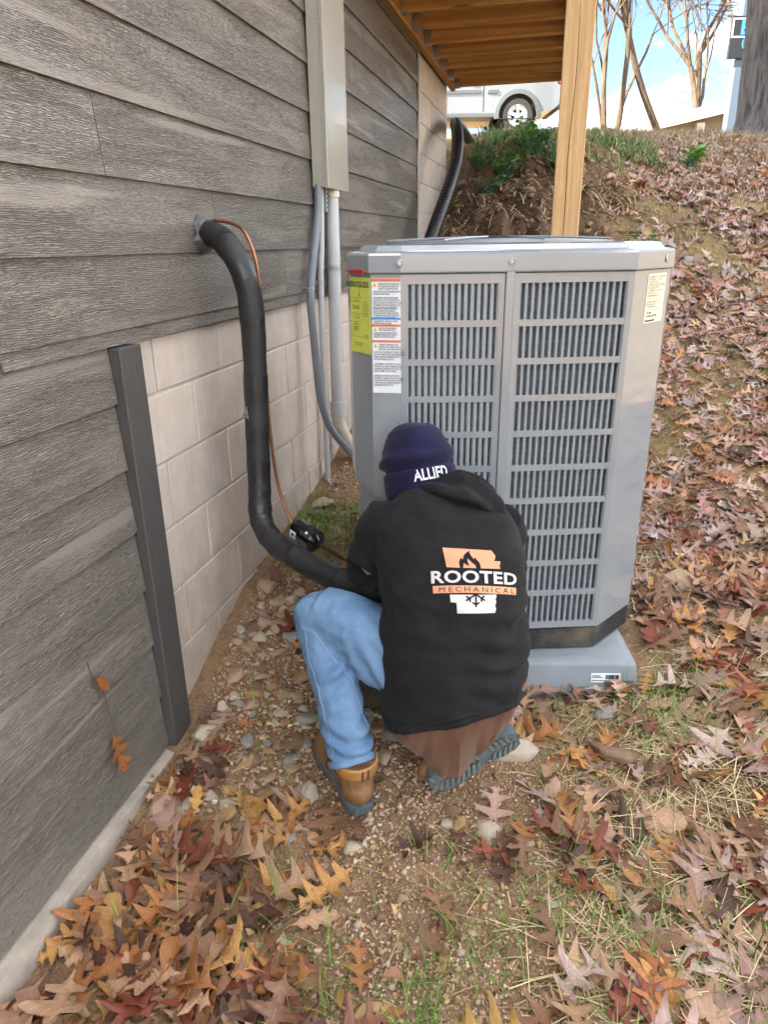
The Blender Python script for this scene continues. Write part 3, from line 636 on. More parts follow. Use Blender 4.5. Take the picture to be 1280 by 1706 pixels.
wtext(['ADVERTENCIA: EL RIESGO DE DESCARGA', 'ELECTRICA PUEDE CAUSAR LESIONES O', 'MUERTE. DESCONECTE TODAS LAS FUENTES', 'DE ALIMENTACION ELECTRICA Y DESCARGUE', 'LOS CAPACITORES ANTES DE REPARAR.'], 1.3275, sx=.60, size=.006)
wtext(['USE COPPER SUPPLY WIRES ONLY. UTILISER', 'SEULEMENT DES FILS DE CUIVRE.'], 1.2935, sx=.62, size=.0058)
wtext(['MULTIPLE POWER SOURCES MAY BE', 'PRESENT. DISCONNECT ALL FIRST.'], 1.274, .019, sx=.56, size=.0056)
wtext(['PLUSIEURS SOURCES DE COURANT PEUVENT', 'ETRE PRESENTES. DEBRANCHER TOUTES LES', 'SOURCES AVANT DE FAIRE L ENTRETIEN.'], 1.261, sx=.60, size=.0056)
wtext(['WARNING: THIS PRODUCT CAN', 'EXPOSE YOU TO CHEMICALS INCLU-', 'DING LEAD, WHICH ARE KNOWN TO'], 1.2285, .019, sx=.58)
wtext(['THE STATE OF CALIFORNIA TO CAUSE CANCER', 'AND BIRTH DEFECTS OR OTHER REPRODUCTIVE', 'HARM. FOR MORE INFORMATION GO TO', 'WWW.P65WARNINGS.CA.GOV', '', 'AVERTISSEMENT: CE PRODUIT PEUT VOUS', 'EXPOSER A DES AGENTS CHIMIQUES, DONT', 'LE PLOMB, RECONNUS PAR L ETAT DE CALI-', 'FORNIE COMME CAUSE DE CANCER.', '', 'ADVERTENCIA: ESTE PRODUCTO PUEDE', 'EXPONERLE A QUIMICOS, INCLUSO EL PLOMO,', 'CONOCIDO POR EL ESTADO DE CALIFORNIA', 'COMO CAUSA DE CANCER. PARA MAYOR', 'INFORMACION VISITE EL SITIO.'], 1.2075, sx=.60, size=.0068, lsp=1.0)
# rating plate on the right corner panel
p3_, p4_ = Vector((*OUT[3], 0)), Vector((*OUT[4], 0)); e3 = (p4_ - p3_).normalized(); n3 = Vector((e3.y, -e3.x, 0)); l3 = (p4_ - p3_).length
ro = p3_ + n3 * .001
rp = MB().obox(ro + e3 * (l3 * .62) + UP * zs_(1.337), e3 * .056, n3 * .0006, UP * .069).build('rating_plate', M['label_cream'], ac)
def rt(t, size, dx, z, **kw): flat_text(t, size, ro + n3 * .0012 + e3 * (l3 * .62 + dx) + UP * zs_(z), e3, UP, 'print_black', rp, align='LEFT', **kw)
rt('OUTDOOR UNIT     HEAT PUMP\nM/N 4SHP18LE     S/N 1923\nCONTAINS HFC-410A\nELECTRICAL RATING   NOMINAL\nVOLTS 208/230  MIN 197\nCOMPRESSOR PH 1  RLA  LRA\nFAN MOTOR  FLA   HP\nDESIGN PRESSURE HI LO', .0082, -.052, 1.401, sx=.85, lines=.92)
rt('MIN CIRCUIT AMPACITY 35\nMAX FUSE 60 AMPS\nOUTDOOR USE ONLY', .0075, -.052, 1.331, sx=.85, lines=.95)
rt('ETL  listed\nConforms to std 1995', .009, -.046, 1.301, sx=.8, bold=.0003)
MB().obox(ro + n3 * .001 + e3 * (l3 * .62 - .02) + UP * zs_(1.274), e3 * .03, n3 * .0003, UP * .0025).obox(ro + n3 * .001 + e3 * (l3 * .62) + UP * zs_(1.336), e3 * .052, n3 * .0003, UP * .0004).obox(ro + n3 * .001 + e3 * (l3 * .62) + UP * zs_(1.305), e3 * .052, n3 * .0003, UP * .0004).build('plate_rules', M['print_black'], rp)
# ------------------------------------------------------------------ electrical box and conduits on the wall
eb = tag(empty('electrical_box', (.03, 3.33, 1.725)), 'tall beige metal electrical box mounted on the grey siding above the conduits', 'electrical box')
MB().box((-.012, -.155, 0), (.052, .155, .80), .002).build('box_body', M['box_beige'], eb)
MB().box((.0525, -.158, -.004), (.060, .158, .80), .002).box((.046, -.1595, -.006), (.0522, -.1555, .80)).build('cover', M['box_beige'], eb)
MB().lathe([(.026, 0), (.0262, .0012), (.0245, .0014), (.0240, .0003), (.0016, .0003)], (.018, -.1553, .052), (0, -1, 0), 28).build('knockout', M['box_beige'], eb, True)
MB().lathe([(.003, 0), (.003, .002), (.0005, .0025)], (.03, -.1553, .60), (0, -1, 0), 8).lathe([(.0025, 0), (.0025, .002), (.0005, .0025)], (.056, .15, .006), (0, 0, -1), 8).build('box_screw', M['galvanized'], eb)
def conduit(name, pts, r, mat, label, cat='conduit', n=16, k=8):
    o = empty(name, pts[0]); tag(o, label, cat); mb = MB(); P = smooth_path(pts, k); mb.tube(P, r, n); c = mb.build('pipe', M[mat], o, True); c.location = -Vector(pts[0]); return o, P
def strap(par, c, r, y=0, nm='strap'):
    base = par.location; c = Vector(c)
    mb = MB(); ring = lambda R_, h: [(c + Vector((R_ * math.cos(t), R_ * math.sin(t), h))) for t in np.linspace(0, 2 * math.pi, 17)[:-1]]
    for h0 in (-.008, .004):
        mb.loft([ring(r + .0005, h0), ring(r + .0025, h0), ring(r + .0025, h0 + .005), ring(r + .0005, h0 + .005)], False, True)
    mb.box((0.0, c.y - r * 1.05 - .022, c.z - .007), (.020, c.y - r * .7, c.z + .007))
    o = mb.build(nm, M['galvanized'], par, True); o.location = -base; return o
pv, _ = conduit('pvc_conduit', [(.052, 3.335, 1.728), (.052, 3.335, 1.4), (.050, 3.325, 1.0), (.050, 3.32, .74), (.052, 3.325, .66), (.075, 3.35, .575), (.12, 3.40, .49), (.19, 3.48, .43), (.26, 3.56, .41)], .0305, 'conduit_grey', 'thick grey plastic conduit running from the box down the wall and bending towards the unit')
lo = Vector((.052, 3.335, 1.728))
el = MB().tube(smooth_path([(.050, 3.32, .70), (.052, 3.325, .655), (.075, 3.35, .572), (.12, 3.40, .487), (.19, 3.48, .427), (.26, 3.56, .407)]), .0325, 16).build('tan_elbow', M['pvc_tan'], pv, True); el.location = -lo
cp_ = MB().lathe([(.0325, 0), (.0370, .001), (.0370, .075), (.0325, .076)], (.050, 3.321, .685), (0, 0, 1), 20).build('coupling', M['conduit_grey'], pv, True); cp_.location = -lo
ad_ = MB().lathe([(.033, 0), (.035, .002), (.035, .03), (.031, .032)], (.052, 3.335, 1.692), (0, 0, 1), 20).build('box_adapter', M['pvc_tan'], pv, True); ad_.location = -lo
strap(pv, (.052, 3.331, 1.395), .0305)
# printed marks down the elbow
for i, (x, y, z) in enumerate([(.066, 3.313, .60), (.098, 3.352, .52)]):
    t_ = flat_text('RIGID PVC', .014, (x - .002, y - .016, z), Vector((.35, .25, -.9)).normalized(), Vector((.75, .5, .43)).normalized(), 'print_black', pv, 'printed_mark', sx=.9); t_.location = -lo
tc_, _ = conduit('thin_conduit', [(.040, 3.215, 1.73), (.036, 3.205, 1.5), (.030, 3.19, 1.31), (.030, 3.18, .9), (.030, 3.175, .33)], .0140, 'conduit_grey', 'thin straight grey conduit between the flexible whip and the thick conduit')
strap(tc_, (.030, 3.191, 1.335), .0140)
wp, WPH = conduit('flexible_whip', [(.040, 3.185, 1.735), (.040, 3.165, 1.62), (.045, 3.05, 1.42), (.05, 2.985, 1.29), (.06, 2.97, 1.15), (.07, 2.965, 1.0), (.085, 2.96, .85), (.12, 2.97, .72), (.20, 2.99, .61), (.32, 2.96, .53), (.50, 2.86, .50)], .0175, 'whip_grey', 'flexible blue grey cable whip curving from the box down to the unit', 'cable')
strap(wp, (.046, 2.993, 1.315), .0180)
ff = MB().lathe([(.015, 0), (.019, .002), (.019, .016), (.0165, .018), (.0165, .04)], (.040, 3.186, 1.690), (0, 0, 1), 12).build('fitting', M['whip_grey'], wp, True); ff.location = -Vector((.040, 3.185, 1.735))
gl = tag(empty('ground_bar', (.045, 3.262, 1.66)), 'small metal ground bar with green screws hanging under the electrical box', 'ground bar')
MB().box((-.008, -.009, -.03), (.008, .009, .062), .001).build('bar', M['galvanized'], gl)
for i in range(4): MB().lathe([(.0055, 0), (.0055, .006), (.001, .0065)], (.008, .0, -.01 + .018 * i), (1, -.3, 0), 8).build('green_screw', M['green_plastic'], gl)

# ------------------------------------------------------------------ insulated suction line
ls = tag(empty('insulated_pipe', (.0, 2.10, 1.53)), 'thick black foam insulated refrigerant pipe bending out of the siding and down to the unit', 'pipe')
LP = [(.0, 2.115, 1.530), (.035, 2.105, 1.532), (.085, 2.075, 1.522), (.13, 2.05, 1.490), (.165, 2.04, 1.44), (.185, 2.040, 1.37), (.189, 2.043, 1.27), (.186, 2.043, 1.15), (.180, 2.041, 1.0), (.178, 2.032, .87), (.179, 2.020, .76), (.181, 2.005, .69), (.194, 1.985, .645), (.235, 1.950, .61), (.30, 1.912, .588), (.43, 1.846, .563), (.563, 1.780, .557), (.66, 1.748, .566), (.72, 1.76, .575), (.78, 1.83, .57), (.80, 1.93, .55)]
PP = smooth_path(LP, 10)
rads = [.037 + .0005 * math.sin(i * .7) + .0008 * math.sin(i * .23 + 1) for i in range(len(PP))]
for i in range(len(PP)):
    if i > 165: rads[i] = max(.022, .037 - (i - 165) * .0008)
o = MB().tube(PP, rads, 22).build('foam_sleeve', M['foam_insulation'], ls, True); o.location = -Vector(ls.location)
for i, w, dr in ((24, 3, .001), (40, 6, .0016), (58, 2, .0012), (72, 5, .002), (84, 2, .001), (92, 6, .002), (101, 2, .0015), (108, 5, .0018), (117, 2, .0012), (125, 4, .0014), (138, 5, .0014), (149, 7, .002), (160, 3, .0014), (168, 4, .0016)):
    seg = PP[i:i + w + 1]; o = MB().tube(seg, [rads[i + k] + dr for k in range(len(seg))], 22).build('tape_wrap', M['black_tape'], ls, True); o.location = -Vector(ls.location)
fl = MB(); cen = Vector((.016, 2.112, 1.53)); prof = []
for k in range(6):
    rr_ = [.050, .048, .045, .042, .039, .036][k]; hh = [0, .012, .018, .022, .026, .034][k]
    prof.append([cen + Vector((hh + .004 * math.sin(j * 2.1 + k), rr_ * (1 + .10 * math.sin(j * 1.7 + 1) + .06 * math.sin(j * 3.1)) * math.cos(2 * math.pi * j / 20), rr_ * (1.1 + .10 * math.sin(j * 1.3)) * math.sin(2 * math.pi * j / 20))) for j in range(20)])
o = fl.loft(prof).build('sealant_collar', M['putty'], ls, True); o.location = -Vector(ls.location)
o = MB().prism([(0, 0), (.05, .012), (.026, -.022)], (.535, 1.757, .522), (.9, -.42, .1), (.1, .2, 1), .002).build('loose_tape_end', M['label_white'], ls); o.location = -Vector(ls.location)
o = MB().prism([(0, 0), (-.02, .012), (-.004, .045)], (.168, 2.005, .985), (.97, .1, 0), (0, 0, 1), .001).build('loose_tape_end', M['putty'], ls); o.location = -Vector(ls.location)
# bare copper liquid line with its filter drier
lq = tag(empty('copper_line', (.02, 2.13, 1.56)), 'thin bare copper tube beside the black pipe with a glossy black filter drier', 'copper line')
lc = lambda ob: setattr(ob, 'location', -Vector(lq.location))
CPP = smooth_path([(.01, 2.135, 1.562), (.06, 2.12, 1.568), (.13, 2.105, 1.555), (.175, 2.085, 1.52), (.198, 2.085, 1.44), (.203, 2.092, 1.3), (.198, 2.095, 1.157), (.196, 2.097, .963), (.203, 2.10, .80), (.22, 2.098, .70), (.250, 2.085, .630), (.27, 2.072, .602)], 8)
lc(MB().tube(CPP, .0052, 10).build('tube', M['copper'], lq, True))
dA, dB = Vector((.266, 2.074, .605)), Vector((.385, 2.000, .578))
ax = (dB - dA); Ld = ax.length
dr = MB().lathe([(.008, -.002), (.014, .004), (.030, .014), (.0385, .022), (.0395, .030), (.0395, Ld * .52), (.0412, Ld * .53), (.0412, Ld * .56), (.0395, Ld * .57), (.0395, Ld - .03), (.0385, Ld - .022), (.030, Ld - .014), (.014, Ld - .003), (.008, Ld)], dA, ax, 28).build('filter_drier', M['drier_black'], lq, True); lc(dr)
q = ax.normalized().to_track_quat('Z', 'Y'); vdir = (CAM - dA).normalized(); vdir = (vdir - ax.normalized() * vdir.dot(ax.normalized())).normalized(); sdir = ax.normalized().cross(vdir)
def on_drier(ang, h, R_=.0399): return dA + ax.normalized() * h + (vdir * math.cos(ang) + sdir * math.sin(ang)) * R_
st = MB(); g = [[on_drier(.35 + .7 * i / 6, h) for i in range(7)] for h in (.03, .062)]; st.add(g[0] + g[1], [(i, i + 1, i + 8, i + 7) for i in range(6)])
lb2 = st.build('drier_label', M['label_white'], dr); lb2.location = (0, 0, 0)
st = MB(); g = [[on_drier(.55 + .22 * i / 4, h, .0402) for i in range(5)] for h in (.040, .054)]; st.add(g[0] + g[1], [(i, i + 1, i + 6, i + 5) for i in range(4)]); st.build('label_print', M['print_black'], dr)
st = MB(); g = [[on_drier(-.25 + .2 * i / 4, h, .0402) for i in range(5)] for h in (Ld * .66, Ld * .73)]; st.add(g[0] + g[1], [(i, i + 1, i + 6, i + 5) for i in range(4)]); st.build('flow_mark', M['sign_white'], dr)
lc(MB().tube(smooth_path([(.38, 2.003, .579), (.43, 1.97, .573), (.50, 1.925, .565), (.60, 1.885, .56), (.72, 1.95, .55)], 6), .0055, 10).build('outlet_tube', M['copper_dark'], lq, True))
# corrugated drain pipe at the far end of the wall
cg = tag(empty('corrugated_drain_pipe', (.15, 4.7, 1.0)), 'black corrugated drain pipe snaking down the bank beside the far end of the wall', 'drain pipe')
KP = smooth_path([(.10, 9.0, 2.34), (.10, 8.2, 2.42), (.10, 7.5, 2.46), (.11, 7.0, 2.46), (.14, 6.6, 2.42), (.20, 6.28, 2.33), (.245, 6.02, 2.20), (.26, 5.85, 2.06), (.25, 5.70, 1.93), (.225, 5.45, 1.74), (.20, 5.25, 1.58), (.18, 5.08, 1.44), (.17, 4.8, 1.2), (.16, 4.5, .95)], 26)
rd = [.044 + (.003 if (i % 3) else -.002) for i in range(len(KP))]
o = MB().tube(KP, rd, 16).build('corrugated_hose', M['corrugated_black'], cg, True); o.location = -Vector(cg.location)
# dry twig with two leaves caught on the siding is added with the leaves
# ------------------------------------------------------------------ the crouching person (built in the unit's frame: a across, b away from the camera, z up)
PB = Vector((.15, 1.62, .06))
def soften(mb, name, mat, parent, voxel=.009, it=6, disp=None, fac=.5):
    me = mb.mesh(name); o = bpy.data.objects.new(name, me); COL.objects.link(o)
    rm = o.modifiers.new('r', 'REMESH'); rm.mode = 'VOXEL'; rm.voxel_size = voxel; rm.use_smooth_shade = True
    sm = o.modifiers.new('s', 'SMOOTH'); sm.factor = fac; sm.iterations = it
    bpy.context.view_layer.update()
    me2 = bpy.data.meshes.new_from_object(o.evaluated_get(bpy.context.evaluated_depsgraph_get())); bpy.data.objects.remove(o); bpy.data.meshes.remove(me)
    me2.name = name; n = len(me2.vertices); V = np.empty(n * 3); N = np.empty(n * 3)
    me2.vertices.foreach_get('co', V); V = V.reshape(-1, 3); me2.vertex_normals.foreach_get('vector', N); N = N.reshape(-1, 3)
    if disp is not None: V = V + N * np.array([disp(*p, *q) for p, q in zip(V, N)])[:, None]
    bvh_v = V.copy()
    me2.vertices.foreach_set('co', (V - np.array(PB)).ravel()); me2.update()
    me2.polygons.foreach_set('use_smooth', np.ones(len(me2.polygons), bool)); me2.materials.clear(); me2.materials.append(M[mat])
    o = link(name, me2, None, parent)
    o['_'] = 0; del o['_']
    return o, BVHTree.FromPolygons([tuple(p) for p in bvh_v], [tuple(p.vertices) for p in me2.polygons])
def pbuild(mb, name, mat, parent, smooth=True):
    mb.v = [tuple(Vector(p) - PB) for p in mb.v]; return mb.build(name, M[mat], parent, smooth)
def ell(mb, c, ax, ay, az, n=16, m=10):
    c, ax, ay, az = map(Vector, (c, ax, ay, az)); rings = []
    for i in range(1, m):
        t = math.pi * i / m; rings.append([c + az * math.cos(t) + (ax * math.cos(2 * math.pi * j / n) + ay * math.sin(2 * math.pi * j / n)) * math.sin(t) for j in range(n)])
    return mb.loft(rings)
def limb(mb, pts, rad, n=14): return mb.tube(smooth_path(pts, 6), list(np.interp(np.linspace(0, len(pts) - 1, (len(pts) - 1) * 6 + 1), range(len(pts)), rad)), n)
def nz(x, y, z, s, seed=0): return noise.noise(Vector((x * s + seed * 3.7, y * s + seed, z * s - seed)))
SP = [((-.004, 1.60, .271), (.382, 1.60, .375), .165), ((-.020, 1.63, .40), (.378, 1.63, .45), .168), ((-.020, 1.645, .50), (.372, 1.65, .535), .162), ((-.012, 1.67, .62), (.370, 1.67, .62), .152), ((-.015, 1.71, .705), (.372, 1.71, .705), .142), ((-.022, 1.75, .775), (.358, 1.75, .775), .122), ((-.005, 1.785, .818), (.325, 1.785, .818), .085), ((.055, 1.825, .848), (.250, 1.825, .848), .056), ((.09, 1.855, .880), (.205, 1.855, .880), .05)]
def torso_rings(sp, shrink=0., n=36, ex=2.5):
    rings = []
    for i, (l, r, th) in enumerate(sp):
        l, r = Vector(l), Vector(r); c = (l + r) / 2; h = (r - l) / 2; a, b = sp[max(i - 1, 0)], sp[min(i + 1, len(sp) - 1)]
        s = ((Vector(b[0]) + Vector(b[1])) / 2 - (Vector(a[0]) + Vector(a[1])) / 2).normalized(); t = h.cross(s).normalized()
        h = h * (1 - shrink / max(h.length, .01)); th -= shrink; ring = []
        for j in range(n):
            q = 2 * math.pi * j / n; cs, sn = math.cos(q), math.sin(q)
            ring.append(c + h * (abs(cs) ** (2 / ex) * (1 if cs >= 0 else -1)) + t * th * (abs(sn) ** (2 / ex) * (1 if sn >= 0 else -1)))
        rings.append(ring)
    return rings
SHL, ELL_, WRL = (.035, 1.795, .785), (-.048, 1.80, .655), (.06, 1.965, .545)
SHR, ELR, WRR = (.305, 1.80, .775), (.345, 1.88, .60), (.22, 1.985, .53)
# body: one continuous surface, mostly under clothes
bd = MB().loft(torso_rings(SP, .03))
HC = Vector((.098, 1.905, .915)); HU = Vector((-.16, .34, .93)).normalized(); HS = Vector((1, 0, 0)); HS = (HS - HU * HS.dot(HU)).normalized(); HF = HU.cross(HS).normalized()
if HF.y < 0: HF = -HF
ell(bd, HC, HS * .074, HF * .094, HU * .112); ell(bd, HC + HF * .055 - HU * .055, HS * .052, HF * .045, HU * .05)      # skull and jaw
ell(bd, HC + HF * .098 - HU * .015, HS * .014, HF * .022, HU * .026); ell(bd, HC + HF * .093 - HU * .057, HS * .024, HF * .010, HU * .006); ell(bd, HC + HF * .095 - HU * .068, HS * .022, HF * .009, HU * .006)
ell(bd, HC + HF * .085 + HU * .022, HS * .05, HF * .014, HU * .010)
for s in (-1, 1): ell(bd, HC + HS * s * .076 - HU * .008, HS * .010, HF * .018, HU * .032); ell(bd, HC + HF * .083 + HS * s * .031 + HU * .005, HS * .013, HF * .010, HU * .009)
limb(bd, [(.148, 1.83, .84), (.125, 1.865, .885), tuple(HC - HU * .05)], [.06, .056, .056])
for sh, el_, wr, sg in ((SHL, ELL_, WRL, -1), (SHR, ELR, WRR, 1)):
    limb(bd, [sh, el_], [.046, .036]); limb(bd, [el_, wr], [.036, .026])
    w = Vector(wr); d = (w - Vector(el_)).normalized(); side = Vector((0, 0, 1)).cross(d).normalized(); dn = d.cross(side)
    limb(bd, [w, w + d * .05, w + d * .085], [.028, .034, .030])
    for k, (off, ln) in enumerate(((-.030, .062), (-.010, .074), (.011, .069), (.030, .053))):
        b0 = w + d * .085 + side * off; limb(bd, [b0, b0 + d * ln * .5 + dn * .004, b0 + d * ln * .8 + dn * .022, b0 + d * ln * .75 + dn * .044], [.0095, .0092, .0086, .0075], 8)
    t0 = w + d * .03 + side * sg * -.028; limb(bd, [t0, t0 + d * .03 - side * sg * .026 + dn * .012, t0 + d * .058 - side * sg * .026 + dn * .030], [.0125, .0108, .009], 8)
HIPL, KNL, ANL = (.10, 1.62, .40), (-.195, 1.735, .535), (-.098, 1.54, .215)
HIPR, KNR, ANR = (.26, 1.64, .38), (.31, 1.93, .22), (.33, 1.655, .21)
limb(bd, [HIPL, KNL], [.085, .052]); limb(bd, [KNL, ANL, (-.09, 1.55, .12)], [.050, .036, .032]); limb(bd, [HIPR, KNR], [.085, .055]); limb(bd, [KNR, ANR], [.055, .038])
limb(bd, [(-.085, 1.53, .10), (-.15, 1.65, .115), (-.195, 1.73, .115)], [.034, .036, .028]); limb(bd, [(.33, 1.64, .20), (.24, 1.60, .17), (.16, 1.56, .14)], [.034, .036, .028])
person, _ = soften(bd, 'person', 'skin', None, .0065, 3)
tag(person, 'person in black hoodie, navy beanie and jeans crouching with back turned before the unit', 'person')
person.location = W(*PB); person.rotation_euler = (0, 0, YAW)
# jeans
jn = MB(); ell(jn, (.19, 1.64, .385), (.165, 0, 0), (0, .135, 0), (0, 0, .12))
limb(jn, [(.12, 1.625, .40), (.0, 1.665, .455), (-.10, 1.70, .515), (-.185, 1.738, .535)], [.112, .104, .088, .074]); ell(jn, (-.190, 1.738, .530), (.070, 0, 0), (0, .068, 0), (0, 0, .062))
limb(jn, [(-.190, 1.735, .53), (-.165, 1.69, .45), (-.135, 1.625, .35), (-.108, 1.56, .255), (-.096, 1.533, .198)], [.070, .069, .065, .062, .061])
limb(jn, [(.24, 1.67, .37), (.30, 1.92, .23)], [.100, .082]); limb(jn, [(.30, 1.92, .22), (.32, 1.70, .22)], [.078, .060])
def jd(x, y, z, a, b, c):
    d = .005 * nz(x, y, z, 13, 1) + .0025 * nz(x, y, z, 34, 2) + .007 * (.3 - abs(nz(x, y + z * .6, z * .5, 15, 9))) + .004 * (.3 - abs(nz(x, y, z, 31, 12)))
    k = math.exp(-((x + .135) / .05) ** 2 - ((z - .43) / .05) ** 2); d += .009 * k * math.sin((z - .5 * x) * 130 + 2 * nz(x, y, z, 9, 6))
    k = math.exp(-((z - .265) / .055) ** 2) * (x < .0); d += .008 * k * math.sin((z + .35 * x) * 150 + 2.5 * nz(x, y, z, 8, 4))
    k = math.exp(-((x + .03) / .06) ** 2 - ((z - .45) / .07) ** 2); d += .008 * k * math.sin((x + .6 * z) * 110 + 2 * nz(x, y, z, 7, 6))
    return d
jeans, jb = soften(jn, 'jeans', 'denim', person, .0075, 4, jd)
def seam(path, bvh, r, mat, par, nm='seam', off=.0006, k=10):
    pts = []
    for p in smooth_path(path, k):
        loc, nr, _, _ = bvh.find_nearest(p)
        pts.append(loc + nr * off)
    return pbuild(MB().tube(pts, r, 5), nm, mat, par)
CAMF = Vector((0, 0, 1.5))          # camera in this frame, only used to pick the side of a limb that a seam runs on
def cast(bvh, a, b, z):
    d = (Vector((a, b, z)) - CAMF).normalized(); h = bvh.ray_cast(CAMF, d)
    return (h[0], h[1]) if h[0] is not None else (Vector((a, b, z)), Vector((0, -1, 0)))
sp_ = [cast(jb, *p)[0] for p in [(-.232, 1.70, .515), (-.19, 1.66, .515), (-.14, 1.62, .46), (-.095, 1.60, .41), (-.05, 1.57, .36), (-.01, 1.55, .31)]]
for o_ in (0, .006): seam([p + Vector((0, 0, -o_)) for p in sp_], jb, .0011, 'denim_stitch', jeans)
sp_ = [cast(jb, *p)[0] for p in [(-.225, 1.70, .50), (-.215, 1.67, .44), (-.185, 1.62, .36), (-.155, 1.55, .26), (-.147, 1.52, .215)]]
seam(sp_, jb, .0012, 'denim_stitch', jeans)
hemr = MB(); c0 = Vector((-.0960, 1.531, .193)); hd_ = (Vector((-.098, 1.537, .213)) - Vector((-.135, 1.625, .35))).normalized(); hx = hd_.orthogonal().normalized(); hy = hd_.cross(hx)
prof = [(.0535, -.014), (.0620, -.014), (.0640, -.006), (.0630, .004), (.055, .006)]
hemr.loft([[c0 + hd_ * h + (hx * math.cos(t) + hy * math.sin(t)) * (r + .0022 * math.sin(3 * t + 1)) for t in np.linspace(0, 2 * math.pi, 37)[:-1]] for r, h in prof], False, True)
pbuild(hemr, 'cuff_hem', 'denim', jeans)
# brown shirt hanging out under the hoodie
def zb_(a): return float(np.interp(a, [-.03, .0, .04, .08, .115, .15, .19, .22, .26, .31, .36, .41], [.285, .272, .258, .236, .190, .173, .173, .202, .258, .325, .375, .40]))
sr = []
for k in range(15):
    t = k / 14; ring = []
    for j in range(140):
        q = 2 * math.pi * j / 140; cs, sn = math.cos(q), math.sin(q); hw = .186 + .008 * math.sin(t * 3.1); hd2 = .148 - .022 * t * t
        x = .187 + hw * abs(cs) ** .8 * (1 if cs >= 0 else -1); y = 1.615 + hd2 * abs(sn) ** .8 * (1 if sn >= 0 else -1)
        zt_ = .34 + .10 * (x / .38); zz = zt_ * (1 - t) + zb_(x) * t
        y += (.011 * math.sin(x * 48 + 1.0 + 2 * t) + .005 * math.sin(x * 97 - 2 * t) + .0025 * math.sin(x * 180 + 4 * t)) * (.25 + .75 * t) * (1 if sn < 0 else .3); ring.append((x, y, zz))
    sr.append(ring)
inn = [[((p[0] - .187) * .985 + .187, (p[1] - 1.615) * .985 + 1.615, p[2] + (.001 if k else 0)) for p in r_] for k, r_ in enumerate(sr[::-1])]
shirt = pbuild(MB().loft(sr + inn, False), 'undershirt', 'shirt_brown', person)
hem = [Vector(p) for p in sr[-1]]
st = [(p + (p - Vector((.187, 1.615, p.z))).normalized() * .0012 + Vector((0, 0, .018))) for p in hem]; st.append(st[0])
pbuild(MB().tube(st, .0011, 5, False), 'hem_stitch', 'boot_dark', shirt)
# hoodie
ho = MB().loft(torso_rings(SP, 0))
ell(ho, (.02, 1.775, .765), (.075, 0, -.02), (0, .08, 0), (0, 0, .075)); limb(ho, [(.045, 1.76, .76), (.01, 1.775, .70), (-.03, 1.795, .66)], [.075, .072, .06]); limb(ho, [SHL, (-.005, 1.795, .735), ELL_], [.086, .080, .070]); limb(ho, [ELL_, (.0, 1.89, .60), WRL], [.070, .062, .052])
limb(ho, [(-.025, 1.80, .63), (.02, 1.79, .61), (.07, 1.76, .60)], [.062, .066, .06]); limb(ho, [SHR, (.325, 1.83, .70), ELR], [.080, .075, .070]); limb(ho, [ELR, (.29, 1.94, .56), WRR], [.070, .062, .052])
def hdp(x, y, z, a, b, c):
    d = .007 * nz(x, y, z, 7, 5) + .003 * nz(x, y, z, 19, 6) + .007 * (.3 - abs(nz(x + z * .5, y, z * .6, 8, 14))) + .004 * (.3 - abs(nz(x * .6 + z, y, z, 17, 15))) + .0012 * nz(x, y, z, 55, 7)
    if b < .3:
        k = math.exp(-((z - .64) / .22) ** 2); d += .0035 * k * math.sin((z * .75 - x * .65) * 62 + 3.5 * nz(x, y, z, 5, 2)) * max(0, min(1, abs(x - .22) / .12))
        d += .004 * math.exp(-((z - .43) / .10) ** 2) * math.sin(x * 46 + 3 * nz(x, y, z, 6, 3))
    hz = z - (.271 + (x + .004) / .386 * .104)
    if b < .3: d -= .0042 * math.exp(-((hz - .062) / .006) ** 2) - .003 * math.exp(-((hz - .04) / .03) ** 2)
    k = max(0, min(1, (x - .17) / .17)) * math.exp(-((z - .53) / .10) ** 2); d += .011 * k * math.sin((z + .16 * x) * 105 + 2.6 * nz(x, y, z, 6, 7))
    k = max(0, min(1, (.12 - x) / .12)) * math.exp(-((z - .60) / .10) ** 2) * (b < .5); d += .004 * k * math.sin((z - .5 * x) * 70 + 2 * nz(x, y, z, 5, 8))
    k = math.exp(-((x + .05) / .06) ** 2) * math.exp(-((z - .66) / .07) ** 2); d += .006 * k * math.sin((z + .6 * x) * 110 + nz(x, y, z, 8, 3))
    return d
hoodie, hb = soften(ho, 'hoodie', 'hoodie_black', person, .0075, 5, hdp)
# seam of the hem band
pts = [cast(hb, .0 + .375 * t, 1.46, .333 + .104 * t)[0] for t in np.linspace(.03, .97, 9)]
seam(pts, hb, .0014, 'dark_gap', hoodie, 'band_seam', .0002, 6)
hg = MB(); hs = [((.066, 1.832, .864), (.072, 1.805, .858), .012), ((.105, 1.838, .870), (.112, 1.755, .868), .017), ((.155, 1.838, .880), (.165, 1.710, .872), .022), ((.205, 1.834, .894), (.222, 1.690, .862), .029), ((.250, 1.815, .882), (.266, 1.688, .842), .028), ((.287, 1.787, .860), (.298, 1.700, .820), .024), ((.312, 1.760, .838), (.314, 1.735, .822), .016)]
rg = []
for i, (u_, w_, th) in enumerate(hs):
    u_, w_ = Vector(u_), Vector(w_); c_ = (u_ + w_) / 2; h_ = (u_ - w_) / 2; d_ = Vector(hs[min(i + 1, 6)][0]) - Vector(hs[max(i - 1, 0)][0]); nn_ = h_.cross(d_).normalized()
    if nn_.z < 0: nn_ = -nn_
    c_ = c_ + nn_ * .012
    rg.append([c_ + h_ * math.cos(t) + nn_ * th * math.sin(t) for t in np.linspace(0, 2 * math.pi, 25)[:-1]])
